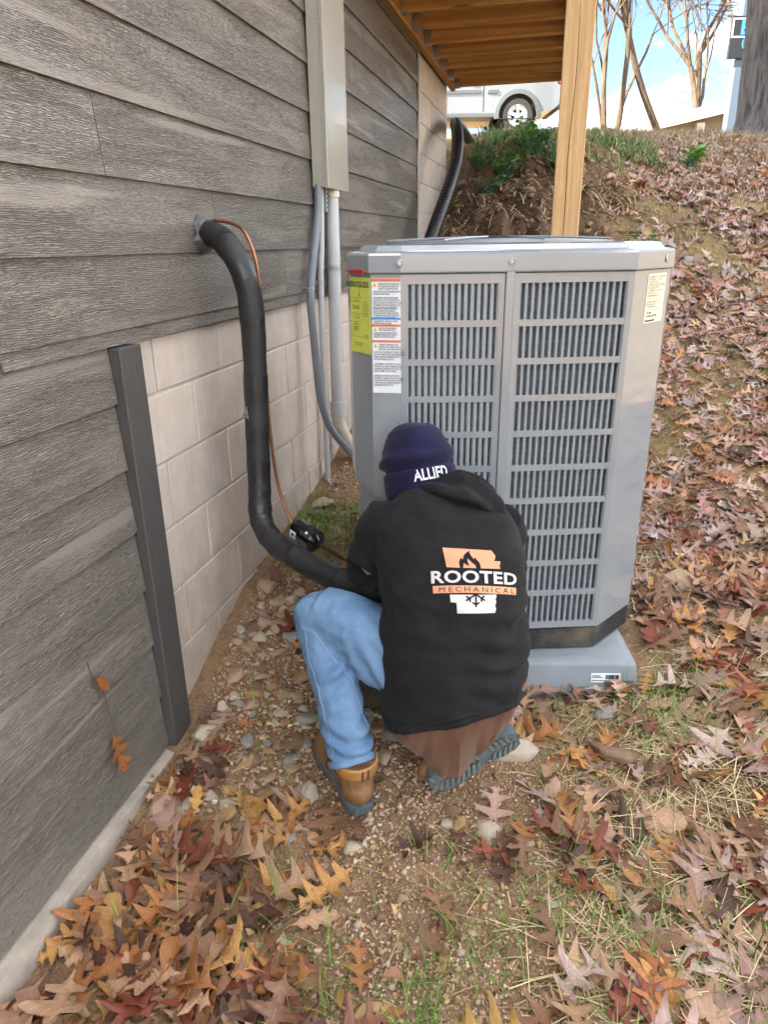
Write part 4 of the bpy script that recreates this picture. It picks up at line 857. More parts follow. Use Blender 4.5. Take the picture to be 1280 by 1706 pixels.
hg.loft(rg); limb(hg, [(.075, 1.842, .862), (.125, 1.850, .873), (.18, 1.848, .884), (.225, 1.838, .888)], [.010, .012, .014, .014])
def hgd(x, y, z, a, b, c):
    q_ = (y - 1.70) * .8 + (x - .1) * .55
    return .0085 * math.sin(q_ * 125 + 3.0 * nz(x, y, z, 7, 9)) * min(1, max(0, (x - .06) / .08)) * (c > -.2) + .003 * nz(x, y, z, 20, 4)
hood, _ = soften(hg, 'hood', 'hoodie_black', hoodie, .006, 3, hgd)
# prints on the back: laid in the plane of the back and pressed onto the cloth
LO = Vector((.2235, 1.50, .745)); LX = Vector((1, 0, -.012)).normalized(); LY = Vector((.0, .42, .907)).normalized(); LN = LX.cross(LY).normalized()
if LN.y > 0: LN = -LN
LS = .2215 / 950
def warp(x, y): return (x - 600) * LS, -(y - 470) * LS
def press(pts2, faces, name, mat, par, off, cut=.012):
    bm = bmesh.new(); vs = [bm.verts.new((x, y, 0)) for x, y in pts2]
    for f in faces:
        try: bm.faces.new([vs[i] for i in f])
        except ValueError: pass
    bmesh.ops.triangulate(bm, faces=bm.faces[:])
    for _ in range(5):
        es = [e for e in bm.edges if e.calc_length() > cut]
        if not es: break
        bmesh.ops.subdivide_edges(bm, edges=es, cuts=1); bmesh.ops.triangulate(bm, faces=bm.faces[:])
    V = []
    for v in bm.verts:
        p = LO + LX * v.co.x + LY * v.co.y; h = hb.ray_cast(p + LN * .2, -LN)
        q_ = (h[0] if h[0] is not None else p) + LN * off; V.append(tuple(q_ - PB))
    bm.verts.index_update(); F = [[v.index for v in f.verts] for f in bm.faces]; bm.free()
    me = bpy.data.meshes.new(name); me.from_pydata(V, [], F); return link(name, me, M[mat], par)
def pr_poly(poly, name, mat, par, off=.0012): p2 = [warp(x, y) for x, y in poly]; return press(p2, [tuple(range(len(p2)))], name, mat, par, off)
def bend(x): return 9.5e-5 * (x - 430) ** 2
def pr_text(t, name, mat, par, cx, cy, wid, hgt, off, bold=.0, spacing=1.0):
    V, F = text_mesh(t, 1.0, bold=bold, spacing=spacing); V[:, 0] -= (V[:, 0].max() + V[:, 0].min()) / 2; V[:, 1] -= (V[:, 1].max() + V[:, 1].min()) / 2
    sx, sy = wid / np.ptp(V[:, 0]), hgt / np.ptp(V[:, 1]); p2 = []
    for x, y, _ in V: X = cx + x * sx; p2.append(warp(X, cy - y * sy + bend(X)))
    return press(p2, F, name, mat, par, off, .03)
pr_poly([(262, 122), (795, 155), (838, 215), (820, 268), (885, 270), (890, 290), (875, 318), (885, 352), (300, 332)], 'printed_state_shape', 'print_peach', hoodie)
pr_poly([(440, 336), (432, 280), (443, 246), (463, 230), (468, 252), (480, 240), (486, 205), (512, 178), (548, 158), (552, 186), (576, 226), (594, 248), (604, 224), (624, 252), (652, 282), (666, 322), (662, 350), (613, 344), (608, 312), (572, 284), (526, 238), (522, 262), (541, 320), (506, 302), (486, 284), (478, 310), (475, 337)], 'printed_flame', 'hoodie_black', hoodie, .0020)
pr_text('ROOTED', 'printed_lettering', 'print_lightgrey', hoodie, 607, 430, 948, 132, .0012, bold=.028, spacing=1.06)
pr_poly([(x, 522 + bend(x) * .95) for x in np.linspace(148, 1070, 14)] + [(x, 600 + bend(x) * .95) for x in np.linspace(1066, 152, 14)], 'printed_bar', 'print_peach', hoodie)
pr_text('MECHANICAL', 'printed_lettering', 'hoodie_black', hoodie, 628, 561, 830, 50, .0021, bold=0.0, spacing=1.5)
pr_poly([(325, 618), (825, 622), (825, 650), (812, 668), (822, 700), (808, 740), (820, 775), (805, 815), (397, 815), (392, 705), (330, 695)], 'printed_county_shape', 'print_lightgrey', hoodie)
def stroke(x0, y0, x1, y1, w=9):
    d = Vector((x1 - x0, y1 - y0)).normalized(); n = Vector((-d.y, d.x)) * w; return [(x0 + n.x, y0 + n.y), (x1 + n.x, y1 + n.y), (x1 - n.x, y1 - n.y), (x0 - n.x, y0 - n.y)]
for sk_ in ((597, 612, 597, 748), (597, 722, 562, 702), (597, 722, 632, 702), (590, 620, 492, 682), (535, 655, 535, 694), (530, 656, 494, 636), (604, 620, 694, 682), (656, 655, 656, 694), (660, 656, 690, 634)):
    pr_poly(stroke(*sk_), 'printed_snowflake_arm', 'hoodie_black', hoodie, .0020)
# beanie
bn = []
for h, r in ((-.092, .090), (-.094, .1005), (-.088, .1045), (-.06, .1055), (-.025, .1045), (-.014, .1015), (-.012, .098)):
    bn.append((h, r))
hat = MB()
def hring(h, r, squash=1.0, n=40, lx=0.): return [HC + HU * h + HS * (r * math.cos(t) * 1.0 + lx) + HF * (r * math.sin(t) * 1.08) for t in np.linspace(0, 2 * math.pi, n + 1)[:-1]]
hat.loft([hring(h, r) for h, r in bn] + [hring(-.02, .09)], True)
dome = [(-.03, .092), (-.010, .0985), (.004, .104), (.018, .1045), (.034, .099), (.052, .093), (.075, .084), (.095, .068), (.108, .045), (.113, .018)]
hat2 = MB().loft([hring(h, r, lx=-.004 * k / 9) for k, (h, r) in enumerate(dome)])
hat.add(hat2.v, hat2.f)
def bdp(x, y, z, a, b, c):
    h = (Vector((x, y, z)) - HC).dot(HU); d = .0025 * nz(x, y, z, 16, 3)
    if h > -.02: d += .007 * nz(x, y, z, 13, 8) * min(1, (h + .02) / .04) + .005 * math.sin(h * 110 + 5 * nz(x, y, z, 7, 2)) * math.exp(-((h - .012) / .03) ** 2)
    return d - .006 * math.exp(-((h + .013) / .005) ** 2)
beanie, bb = soften(hat, 'beanie', 'beanie_navy', person, .0048, 3, bdp)
V, F = text_mesh('ALLIED', 1.0, bold=.02, spacing=1.02); V[:, 0] -= (V[:, 0].max() + V[:, 0].min()) / 2; V[:, 1] -= V[:, 1].min(); V[:, 0] *= .100 / np.ptp(V[:, 0]); V[:, 1] *= .031 / np.ptp(V[:, 1])
tv = []
for x, y, _ in V:
    ang = -math.pi / 2 + .24 + x / .108; d = HS * math.cos(ang) + HF * math.sin(ang) * 1.05; o_ = HC + HU * (-.052 + y)
    h = bb.ray_cast(o_ + d * .3, -d); q_ = (h[0] if h[0] is not None else o_ + d * .106) + d.normalized() * .0016; tv.append(tuple(q_ - PB))
me = bpy.data.meshes.new('embroidered_lettering'); me.from_pydata(tv, [], F); link('embroidered_lettering', me, M['white_thread'], beanie)
# boots
def boot(heel, toe, up, name):
    heel, toe, up = map(Vector, (heel, toe, up)); x = (toe - heel).normalized(); L_ = (toe - heel).length; up = (up - x * up.dot(x)).normalized(); y = up.cross(x) * 1.16
    def T(u, v, w): return heel + x * u + y * v + up * w
    sc = L_ / .30
    out = [(0, -.022), (0, .022), (.02, .034), (.06, .037), (.11, .034), (.16, .040), (.21, .048), (.25, .044), (.28, .030), (.297, .010), (.297, -.010), (.28, -.030), (.25, -.045), (.21, -.050), (.16, -.044), (.11, -.036), (.06, -.036), (.02, -.033)]
    sole = MB(); rings = [[T(u * sc, v * k, w + (.012 if .085 < u < .14 and w < .01 else 0)) for u, v in out] for w, k in ((0, .94), (.004, 1.0), (.024, 1.02), (.030, 1.0), (.0325, .94))]
    so = pbuild(sole.loft(rings), 'sole', 'sole_rubber', person)
    tr = MB()
    for i in range(16):
        u = .016 + i * .0178
        if .09 < u < .135: continue
        hw = float(np.interp(u, [0, .05, .11, .2, .27], [.022, .032, .03, .043, .028]))
        for s in (-1, 1):
            tr.obox(T(u * sc, s * hw * .52, -.0008), (x * .0062 + y * s * .003), y * hw * .42 + x * s * .004, up * .0016)
    kind(pbuild(tr, 'tread', 'sole_tread', so, False), 'stuff')
    u_ = MB(); ell(u_, T(.055, 0, .058), x * .060, y * .0405, up * .055); ell(u_, T(.20, 0, .048), x * .092, y * .049, up * .042); limb(u_, [T(.06, 0, .06), T(.13, 0, .075), T(.19, 0, .055), T(.23, 0, .048)], [.042, .046, .044, .040]); limb(u_, [T(.060, 0, .05), T(.058, 0, .10), T(.058, 0, .15)], [.047, .049, .050])
    up_, ub = soften(u_, 'upper', 'boot_leather', person, .005, 4, lambda X, Y, Z, a, b, c: .0016 * nz(X, Y, Z, 40, 1) + .0012 * nz(X, Y, Z, 90, 2))
    col = MB(); col.loft([[T(.060 + .049 * k * math.cos(t), .047 * k * math.sin(t), h) for t in np.linspace(0, 2 * math.pi, 29)[:-1]] for h, k in ((.118, 1.0), (.122, 1.08), (.137, 1.10), (.150, 1.07), (.153, .95), (.13, .9))], False, True)
    co_ = pbuild(col, 'padded_collar', 'boot_collar', up_)
    sp2 = MB()
    for dv in (-.008, .006):
        sp2.tube([T(.060 - .0545 * math.cos((dv) / .047), dv, w) for w in (.121, .137, .151)], .0030, 6)
    pbuild(sp2, 'collar_stripe', 'boot_dark', up_)
    hc = None; MB().loft([[T(.055 - (.060 - .004 * k) * math.cos(t), .0395 * math.sin(t), .030 + .018 * k) for t in np.linspace(-1.25, 1.25, 15)] + [T(.055 - (.054 - .004 * k) * math.cos(t), .034 * math.sin(t), .030 + .018 * k) for t in np.linspace(1.25, -1.25, 15)] for k in range(4)])
    lc_ = MB()
    for i in range(5):
        u = .105 + i * .022; w = .108 - i * .0095
        for s in (-1, 1): lc_.tube([T(u, -s * .022, w - .010), T(u + .006, 0, w + .004), T(u + .013, s * .022, w - .016)], .0022, 5)
    lc_.tube(smooth_path([T(.10, .01, .115), T(.12, .035, .11), T(.135, .05, .085), T(.11, .052, .09), T(.10, .02, .116)], 5), .0022, 5); lc_.tube(smooth_path([T(.10, -.01, .115), T(.115, -.038, .11), T(.13, -.054, .085), T(.105, -.054, .088), T(.10, -.02, .116)], 5), .0022, 5)
    pbuild(lc_, 'laces', 'boot_dark', up_)
bz = lambda a, b: h1(*W(a, b, 0)[:2])
boot((-.066, 1.487, bz(-.066, 1.49) + .008), (-.197, 1.757, bz(-.197, 1.757) + .012), (0.02, 0, 1), 'left')
boot((.362, 1.575, .225), (.112, 1.500, .130), (.05, .86, .22), 'right')
# tool bag standing between the knees and the unit
tb = tag(empty('tool_bag', W(-.035, 1.945, bz(-.035, 1.945) - .005), YAW + R(18)), 'dark olive canvas tool bag with black strap half hidden by the crouching person', 'tool bag')
mb = MB(); rings = []
for z, k in ((0, .95), (.02, 1), (.14, 1.0), (.24, .90), (.265, .78)): rings.append(rring(.085 * k, .05 * k, .02, z))
mb.loft(rings).build('bag_body', M['bag_canvas'], tb, True)
MB().tube(smooth_path([(-.03, -.05, .20), (-.035, -.03, .30), (.0, 0, .325), (.035, -.03, .30), (.03, -.05, .20)], 6), .009, 8).build('handle', M['black_plastic'], tb, True)
MB().box((.02, -.058, .02), (.055, -.046, .25), .003).build('strap', M['black_plastic'], tb)
MB().obox((.036, -.060, .18), (.012, 0, 0), (0, .0012, 0), (0, 0, .022)).build('bag_label', M['label_white'], tb)
MB().tube([(.0 + .013 * math.cos(t), -.056, .10 + .013 * math.sin(t)) for t in np.linspace(0, 2 * math.pi, 17)], .0028, 6, False).build('ring', M['galvanized'], tb, True)
# ------------------------------------------------------------------ far things
# parked sport utility car on the road above the bank (local x along its length, nose towards -x, near side at -y)
SUVY = 16.4
car = tag(empty('parked_car', W(2.29, 19.75, 0) , YAW), 'white sport utility car with dark wheel arches parked above the bank beyond the deck', 'car')
cx_, cy_ = car.location.x, car.location.y
car.location.z = 3.90
def cb(mb, nm, mat, par=None, sm=True): return mb.build(nm, M[mat], par or car, sm)
def side_prof(y): return None
# body: loft of cross sections along the length with wheel arches standing as separate dark flares
lower = []
XS = [-3.0, -2.95, -2.6, -1.6, -.9, 0.2, 1.2, 1.7, 1.95]
body = MB()
for (x0, x1) in ((-3.0, 1.95),):
    prof = [(-3.0, .45), (-2.98, .75), (-2.85, .98), (-1.95, 1.08), (-1.35, 1.70), (-.9, 1.78), (1.3, 1.76), (1.72, 1.55), (1.86, 1.05), (1.98, .95), (2.0, .62), (1.86, .50), (.62, .40)]
    # arch cut-outs in the lower edge
    def arch(c, r=.46, n=9): return [(c + r * math.cos(t), .36 + r * math.sin(t)) for t in np.linspace(0, math.pi, n)]
    low = [(.62, .40)]
    pts = prof[:-1] + [(1.50, .42)] + arch(1.0)[0:] + [(.5, .34), (-1.5, .34)] + arch(-2.05) + [(-2.6, .40)]
    n = len(pts)
    body.loft([[(x, y * w, z) for x, z in pts] for y, w in ((-.90, 1.0), (-.86, 1.0), (.86, 1.0), (.90, 1.0))], False)
    for yy in (-.90, .90):
        o = len(body.v); body.v += [(x, yy, z) for x, z in pts]; body.f.append(tuple(range(o, o + n)))
bd_ = cb(body, 'body', 'car_paint', None, False)
for c in (1.0, -2.05):
    for s in (-1, 1):
        fl_ = MB().loft([[(c + r * math.cos(t), s * yy, .36 + r * math.sin(t)) for t in np.linspace(-.12, math.pi + .12, 19)] for r, yy in ((.455, .88), (.455, .935), (.55, .925), (.56, .903))], False); cb(fl_, 'wheel_arch', 'car_trim')
        wl_ = MB().lathe([(.24, -.11), (.345, -.11), (.365, -.08), (.365, .08), (.345, .11), (.24, .11)], (c, s * .80, .36), (0, s, 0), 32, False); tyre = cb(wl_, 'wheel', 'tyre')
        rm_ = MB().lathe([(.245, -.05), (.245, .10), (.225, .105), (.215, .06), (.001, .03)], (c, s * .80, .36), (0, s, 0), 28, False)
        for k in range(5):
            a = 2 * math.pi * k / 5 + .3
            for da in (-.16, .16): rm_.obox((c + .125 * math.cos(a + da * .6), s * .885, .36 + .125 * math.sin(a + da * .6)), Vector((math.cos(a), 0, math.sin(a))) * .10, (0, .018, 0), Vector((-math.sin(a), 0, math.cos(a))) * .022)
        rm_.lathe([(.055, 0), (.05, .02), (.001, .024)], (c, s * .89, .36), (0, s, 0), 14); cb(rm_, 'rim', 'alloy', tyre, False)
        iw = MB().lathe([(.44, -.2), (.44, .05)], (c, s * .80, .36), (0, s, 0), 24, True); cb(iw, 'wheel_well', 'dark_gap')
for x in (.18, -.92): cb(MB().box((x - .008, -.904, .45), (x + .008, -.898, 1.7)), 'door_gap', 'dark_gap')
for a, b in ((-.86, .12), (.27, .52), (-1.45, -.98)): cb(MB().box((a, -.925, .82), (b, -.899, .90), .006), 'side_moulding', 'car_trim')
for a, b in ((-.86, .12), (.27, 1.2)): cb(MB().box((a, -.906, 1.15), (b, -.899, 1.62), .02), 'window', 'car_glass')
cb(MB().box((-1.7, -.906, .34), (.5, -.88, .42)), 'sill', 'car_trim'); cb(MB().box((1.9, -.8, .5), (2.06, .8, .74), .04), 'bumper', 'car_trim'); cb(MB().box((1.93, -.88, 1.0), (2.0, -.70, 1.3), .02), 'tail_light', 'red_plastic'); cb(MB().box((-2.9, -.905, .80), (-2.6, -.86, .95), .02), 'headlight', 'car_glass')
for x in (.03, -1.1): cb(MB().box((x - .14, -.93, 1.0), (x, -.90, 1.04), .006), 'door_handle', 'car_paint')
# distant house with a white fascia
dh = tag(empty('distant_house', W(12.25, 25, 3.3), YAW), 'distant tan house with a bright white sloping roof edge beyond the hill', 'house')
RZ = 1.36; sl_ = .205
MB().prism([(-3.4, -1), (9, -1), (9, RZ + sl_ * 13.1 - .02), (-3.4, RZ + sl_ * .7 - .02)], (0, 7, 0), (1, 0, 0), (0, 0, 1), 6.8).build('wall', M['tan_siding'], dh)
rf = MB().add([(-4.1, -.35, RZ), (9.5, -.35, RZ + sl_ * 13.6), (9.5, 7.5, RZ + sl_ * 13.6), (-4.1, 7.5, RZ), (-4.1, -.35, RZ + .12), (9.5, -.35, RZ + .12 + sl_ * 13.6), (9.5, 7.5, RZ + .12 + sl_ * 13.6), (-4.1, 7.5, RZ + .12)], [(0, 3, 2, 1), (4, 5, 6, 7), (0, 1, 5, 4), (1, 2, 6, 5), (2, 3, 7, 6), (3, 0, 4, 7)]).build('roof', M['shingle'], dh)
MB().prism([(-4.15, RZ - .10), (9.5, RZ - .10 + sl_ * 13.65), (9.5, RZ + .26 + sl_ * 13.65), (-4.15, RZ + .22)], (0, -.36, 0), (1, 0, 0), (0, 0, 1), .05).build('fascia', M['fascia_white'], rf)
MB().box((-2.2, .0, -.5), (-1.95, .2, 1.6)).build('porch_post', M['fascia_white'], dh)
wn = MB().box((-.7, .15, .75), (1.3, .22, 1.75)).build('window', M['fascia_white'], dh); MB().box((-.62, .10, .82), (1.22, .16, 1.68)).build('pane', M['window_glass'], wn)
MB().box((.5, -.1, -.3), (4.2, .19, .92)).build('porch_wall', M['fascia_white'], dh)
# sign on a pole half hidden by the oak
sg = tag(empty('roadside_sign', W(6.28, 13.98, 3.0), YAW), 'black roadside sign with blue lettering half hidden by the oak trunk', 'sign')
MB().box((-.13, .03, -.6), (.13, .2, 3.6), .01).build('post', M['pole_paint'], sg)
pn = MB().box((-.30, -.02, 1.36), (1.05, .03, 1.98), .008).build('panel', M['sign_black'], sg)
fr_ = MB()
for lo_, hi_ in (((-.285, -.028, 1.66), (1.03, -.0205, 1.685)), ((-.285, -.028, 1.925), (1.03, -.0205, 1.945)), ((-.285, -.028, 1.685), (-.262, -.0205, 1.925))): fr_.box(lo_, hi_)
fr_.build('panel_border', M['sign_white'], pn)
flat_text('BE', .27, (.0, -.026, 1.80), (1, 0, 0), (0, 0, 1), 'sign_blue', pn, bold=.012); flat_text('(479)', .155, (.07, -.026, 1.59), (1, 0, 0), (0, 0, 1), 'sign_blue', pn, bold=.006); flat_text('0', .17, (.14, -.026, 1.445), (1, 0, 0), (0, 0, 1), 'sign_white', pn, sx=.8)
# utility bin at the frame edge
bi = tag(empty('utility_bin', W(6.12, 12.3, h1(*W(6.12, 12.3, 0)[:2]) - .02), YAW), 'blue grey bin standing just beyond the oak trunk', 'bin')
MB().loft([rring(.24, .26, .04, 0), rring(.28, .30, .04, .62)]).build('bin_body', M['bin_blue'], bi, True); MB().loft([rring(.30, .32, .05, .622), rring(.30, .32, .05, .66), rring(.2, .22, .05, .70)]).build('lid', M['bin_blue'], bi, True)

# trees
def branch(mb, p, d, r, ln, depth, maxd, seed_r, tips, up=.12, nseg=4, sides=6, minr=.0105, split=(3, 4), ang=.62):
    pts = [p]; rad = [r]; q = Vector(d).normalized()
    for i in range(nseg):
        q = (q + Vector((seed_r.gauss(0, .13), seed_r.gauss(0, .13), seed_r.gauss(up * .5, .10)))).normalized(); pts.append(pts[-1] + q * ln / nseg); rad.append(r * (1 - .42 * (i + 1) / nseg))
    mb.tube(pts, rad, max(3, sides), depth >= maxd)
    if depth >= maxd: tips.append((pts[-1], q)); tips.append((pts[-2], q)); return
    k = seed_r.randint(*split)
    for i in range(k):
        a = seed_r.uniform(0, 6.28); o = q.orthogonal().normalized(); o = Matrix.Rotation(a, 3, q) @ o; t = seed_r.uniform(.28, ang)
        nd = (q * math.cos(t) + o * math.sin(t)).normalized(); j = nseg if i == 0 else seed_r.randint(max(1, nseg - 2), nseg)
        branch(mb, pts[j], nd, max(minr, rad[j] * seed_r.uniform(.42, .72)), ln * seed_r.uniform(.62, .85), depth + 1, maxd, seed_r, tips, up, max(3, nseg - 1), sides - 1, minr, split, ang)
def leaf_tufts(tips, n, size, cols, sr, spread):
    V = []; F = []; Cc = []
    for i in range(n):
        p, q = tips[sr.randrange(len(tips))]; c = p + Vector((sr.gauss(0, spread), sr.gauss(0, spread), sr.gauss(0, spread))); a = Vector((sr.gauss(0, 1), sr.gauss(0, 1), sr.gauss(0, 1))).normalized(); b = a.orthogonal().normalized(); s = size * sr.uniform(.6, 1.3); k = len(V)
        V += [c - a * s, c + b * s * .45, c + a * s, c - b * s * .45]; F.append((k, k + 1, k + 2, k + 3)); cc = cols[sr.randrange(len(cols))]; Cc += [cc] * 4
    return arr_mesh('crown', [tuple(v) for v in V], F, np.array(Cc))
def tree(name, label, loc, h, r, lean, depth, seed, leaves, cols, size=.10, mat='pale_bark', grp='bare trees on the skyline', ang=.62, trunk=.33, forks=None):
    sr = random.Random(seed); o = tag(empty(name, loc), label, 'tree', grp); mb = MB(); tips = []
    d = Vector((lean[0], lean[1], 1)).normalized(); pts = [Vector((0, 0, -.4))]; q = d; rad = [r * 1.25]
    for i in range(5): q = (q + Vector((sr.gauss(0, .05), sr.gauss(0, .05), .02))).normalized(); pts.append(pts[-1] + q * h * trunk / 5); rad.append(r * (1 - .07 * i))
    tr_ = MB().tube(pts, rad, 9).build('trunk', M[mat], o, True)
    for i in range(forks or sr.randint(3, 4)):
        a = sr.uniform(0, 6.28); t = sr.uniform(.15, ang); nd = (q * math.cos(t) + Vector((math.cos(a), math.sin(a), 0)) * math.sin(t)).normalized(); j = 5 if i < 2 else sr.randint(2, 4)
        branch(mb, pts[j], nd, rad[j] * sr.uniform(.5, .72), h * .24, 1, depth, sr, tips, ang=ang, split=(3, 4))
    mb.build('limbs', M[mat], o, True)
    if leaves: me = leaf_tufts(tips, leaves, size, cols, sr, .22); link('crown', me, M['leaf'], o)
    return o
def gzw(a, b): p = W(a, b, 0); return Vector((p.x, p.y, h1(p.x, p.y) - .1))
TAN = [(.42, .20, .06), (.50, .28, .10), (.36, .15, .05)]; ORG = [(.55, .16, .03), (.50, .12, .03), (.45, .20, .06)]
tree('bare_tree', 'slim twin stemmed bare tree directly beside the deck post', gzw(5.75, 20), 8.5, .07, (-.06, 0), 6, 3, 500, TAN, .07)
tree('bare_tree', 'slender bare tree with forked pale trunk standing second from the post', gzw(6.15, 20.5), 9, .08, (.10, 0), 6, 11, 500, TAN, .07)
tree('bare_tree', 'leaning bare tree whose long limbs sweep up over the distant roof', gzw(7.9, 21), 10, .10, (-.55, 0), 6, 5, 500, TAN, .07)
tree('bare_tree', 'bare tree leaning away behind the middle of the distant house roof', gzw(12.0, 28), 12, .13, (-.40, 0), 6, 8, 700, TAN, .08)
tree('orange_leaved_tree', 'tree with bright orange autumn leaves above the distant roof', gzw(12.6, 31), 14, .16, (-.10, 0), 5, 21, 2600, ORG, .13)
tree('bare_tree', 'thick pale trunked bare tree close to the roadside sign', gzw(11.6, 26), 12, .14, (-.05, 0), 6, 31, 600, TAN, .08)
tree('bare_tree', 'thin bare tree farthest back between the post and the roof', gzw(9.5, 34), 13, .12, (.05, 0), 6, 41, 700, TAN, .09)
tree('bare_tree', 'bare tree rising behind the parked car', gzw(1.5, 30), 12, .13, (.1, 0), 5, 47, 500, TAN, .09)
tree('bare_tree', 'tall bare tree behind the oak trunk', gzw(17.5, 33), 14, .14, (-.15, 0), 5, 53, 800, ORG + TAN, .1)
# evergreen added out of view behind the house, to shade the oak trunk
ev = tag(empty('added_shade_evergreen', (-11.7, 2.5, h1(-11.7, 2.5) - .2)), 'tall dark evergreen tree added unseen behind the house to shade the oak', 'tree')
MB().tube([(0, 0, 0), (0, 0, 11), (0, 0, 23.5)], [.35, .22, .05], 9).build('trunk', M['oak_bark'], ev, True)
sr = random.Random(9); V = []; F = []; Cc = []
for i in range(6500):
    z = 3 + 20.5 * sr.random() ** .8; a = sr.uniform(0, 6.28); rr_ = (25 - z) / 20.5 * 4.6 * math.sqrt(sr.uniform(.02, 1)); c = Vector((math.cos(a) * rr_, math.sin(a) * rr_, z - .25 * rr_)); d = Vector((math.cos(a), math.sin(a), sr.uniform(-.5, .1))).normalized(); s_ = d.cross(Vector((0, 0, 1))).normalized(); k = len(V); l_ = sr.uniform(.25, .6)
    V += [c - d * l_ * .3, c + s_ * l_ * .28, c + d * l_, c - s_ * l_ * .28]; F.append((k, k + 1, k + 2, k + 3)); Cc += [np.array((.035, .075, .03)) * sr.uniform(.6, 1.4)] * 4
link('crown', arr_mesh('crown', [tuple(v) for v in V], F, np.array(Cc)), M['blade'], ev)
# big oak at the frame edge
ok = tag(empty('oak_tree', gzw(5.60, 11.5)), 'stout rough barked oak trunk standing on the hillside in front of the sign', 'tree')
pts = [(-.03, 0, -.4), (0, 0, 0), (-.04, 0, .5), (-.11, 0, 1.3), (-.19, 0, 2.4), (-.24, .05, 3.8), (-.26, .1, 5.2)]; P_ = smooth_path(pts, 5)
mb = MB(); rings = []
for i, p in enumerate(P_):
    z = p.z; base = .345 + .17 * math.exp(-max(z, 0) / .16) - .018 * z
    rings.append([p + Vector((math.cos(t), math.sin(t), 0)) * (base * (1 + .035 * math.sin(7 * t + z * 2) + .028 * math.sin(13 * t - z * 4) + .06 * math.exp(-max(z, 0) / .2) * math.sin(5 * t))) for t in np.linspace(0, 2 * math.pi, 49)[:-1]])
tk = mb.loft(rings).build('trunk', M['oak_bark'], ok, True)
lm = MB(); tips = []; sr = random.Random(4)
for k in range(5): branch(lm, Vector((-.25, .08, 4.4 + .16 * k)), Vector((math.cos(k * 1.3), math.sin(k * 1.3), .7)), .14, 2.2, 1, 4, sr, tips)
lm.build('limbs', M['oak_bark'], ok, True); link('crown', leaf_tufts(tips, 900, .12, ORG + [(.25, .1, .04)], sr, .4), M['leaf'], ok)
MB().tube(smooth_path([(.20, -.42, -.2), (.24, -.42, .3), (.33, -.41, .8), (.38, -.40, 1.5), (.33, -.40, 2.3), (.22, -.40, 3.2)], 5), [.062] * 4 + [.05] * 22, 8).build('side_stem', M['oak_bark'], ok, True)
MB().tube(smooth_path([(-.05, -.37, .1), (.02, -.37, .5), (-.06, -.37, 1.0), (.10, -.36, 1.6), (.02, -.35, 2.3), (-.15, -.33, 3.0)], 6), .008, 5).build('vine', M['pale_bark'], ok, True)
MB().tube(smooth_path([(.13, -.41, .55), (.20, -.50, .63), (.30, -.50, .70), (.44, -.42, .78)], 6), .014, 6).build('marking_ribbon', M['ribbon_teal'], ok, True)
# ------------------------------------------------------------------ leaves, stones, straw and grass on the ground
def seen(V):
    """picture coordinates (1280 x 1706) and depth of points, used to choose which pieces show largest"""
    d = V - np.array(CAM); z = d @ np.array(fw); return 640 + 1170 * (d @ np.array(rr)) / z, 853 - 1170 * (d @ np.array(uu)) / z, z
OAK = [(0, .014), (.10, .022), (.17, .09), (.21, .22), (.26, .20), (.275, .07), (.36, .075), (.45, .30), (.52, .37), (.53, .25), (.515, .09), (.60, .065), (.68, .10), (.80, .29), (.815, .18), (.785, .075), (.87, .05), (.93, .13), (.945, .05), (1.0, 0)]
ROUND = [(0, .014), (.10, .03), (.18, .13), (.24, .17), (.30, .10), (.38, .13), (.46, .25), (.53, .24), (.57, .13), (.65, .16), (.74, .26), (.81, .23), (.83, .13), (.90, .14), (.97, .10), (1.0, 0)]
PLAIN = [(0, .012), (.10, .05), (.22, .14), (.36, .20), (.52, .22), (.68, .18), (.82, .11), (.93, .05), (1.0, 0)]
LOW = [(0, .02), (.16, .06), (.24, .22), (.33, .08), (.5, .36), (.58, .08), (.78, .28), (.84, .07), (1.0, 0)]
def leaf_geo(out, sr, curl, stem=True):
    V = []; F = []; xm = 0; n = len(out); ks = sr.uniform(.85, 1.15); droop = sr.uniform(-.35, .6) * curl; roll_ = sr.uniform(.2, 1.4) * curl; tw = sr.uniform(-.7, .7) * curl; ph = sr.uniform(0, 6)
    ml = []
    for x, y in out: xm = max(xm, x); ml.append(xm)
    def bent(x, y):
        a = droop * x * 1.4; zz = -droop * .55 * x * x + abs(y) ** 1.6 * roll_ * 1.5 + tw * x * y + .035 * curl * math.sin(9 * x + ph) + .05 * curl * math.sin(14 * y + ph * 2) * (abs(y) > .1)
        return (x - .5, y * (1 - .25 * abs(roll_) * abs(y)), zz)
    mid = [bent(x, 0) for x in ml]; V += mid
    for s in (-1, 1):
        o = len(V); V += [bent(x + (sr.uniform(-.015, .015)), s * y * ks) for x, y in out]
        for i in range(n - 1): F.append((i, i + 1, o + i + 1) if s > 0 else (i, o + i + 1, i + 1)); F.append((i, o + i + 1, o + i) if s > 0 else (i, o + i, o + i + 1))
    if stem:
        o = len(V); V += [(-.5, -.008, 0), (-.5, .008, 0), (-.72, .006 + sr.uniform(-.06, .06), -.01)]; F.append((o, o + 1, o + 2))
    V = np.array(V); V[:, 2] -= V[:, 2].min() * .5; return V, np.array(F, np.int32)
sr = random.Random(12)
SHAPES = [leaf_geo(OAK, sr, sr.uniform(.25, 1.0)) for _ in range(12)] + [leaf_geo(ROUND, sr, sr.uniform(.3, .9)) for _ in range(4)] + [leaf_geo(PLAIN, sr, sr.uniform(.5, 1.6)) for _ in range(3)]
def lloc(V): return np.stack([V[:, 0] + .5, np.abs(V[:, 1]), V[:, 0] * 0], -1)
NMID = [len(OAK)] * 12 + [len(ROUND)] * 4 + [len(PLAIN)] * 3
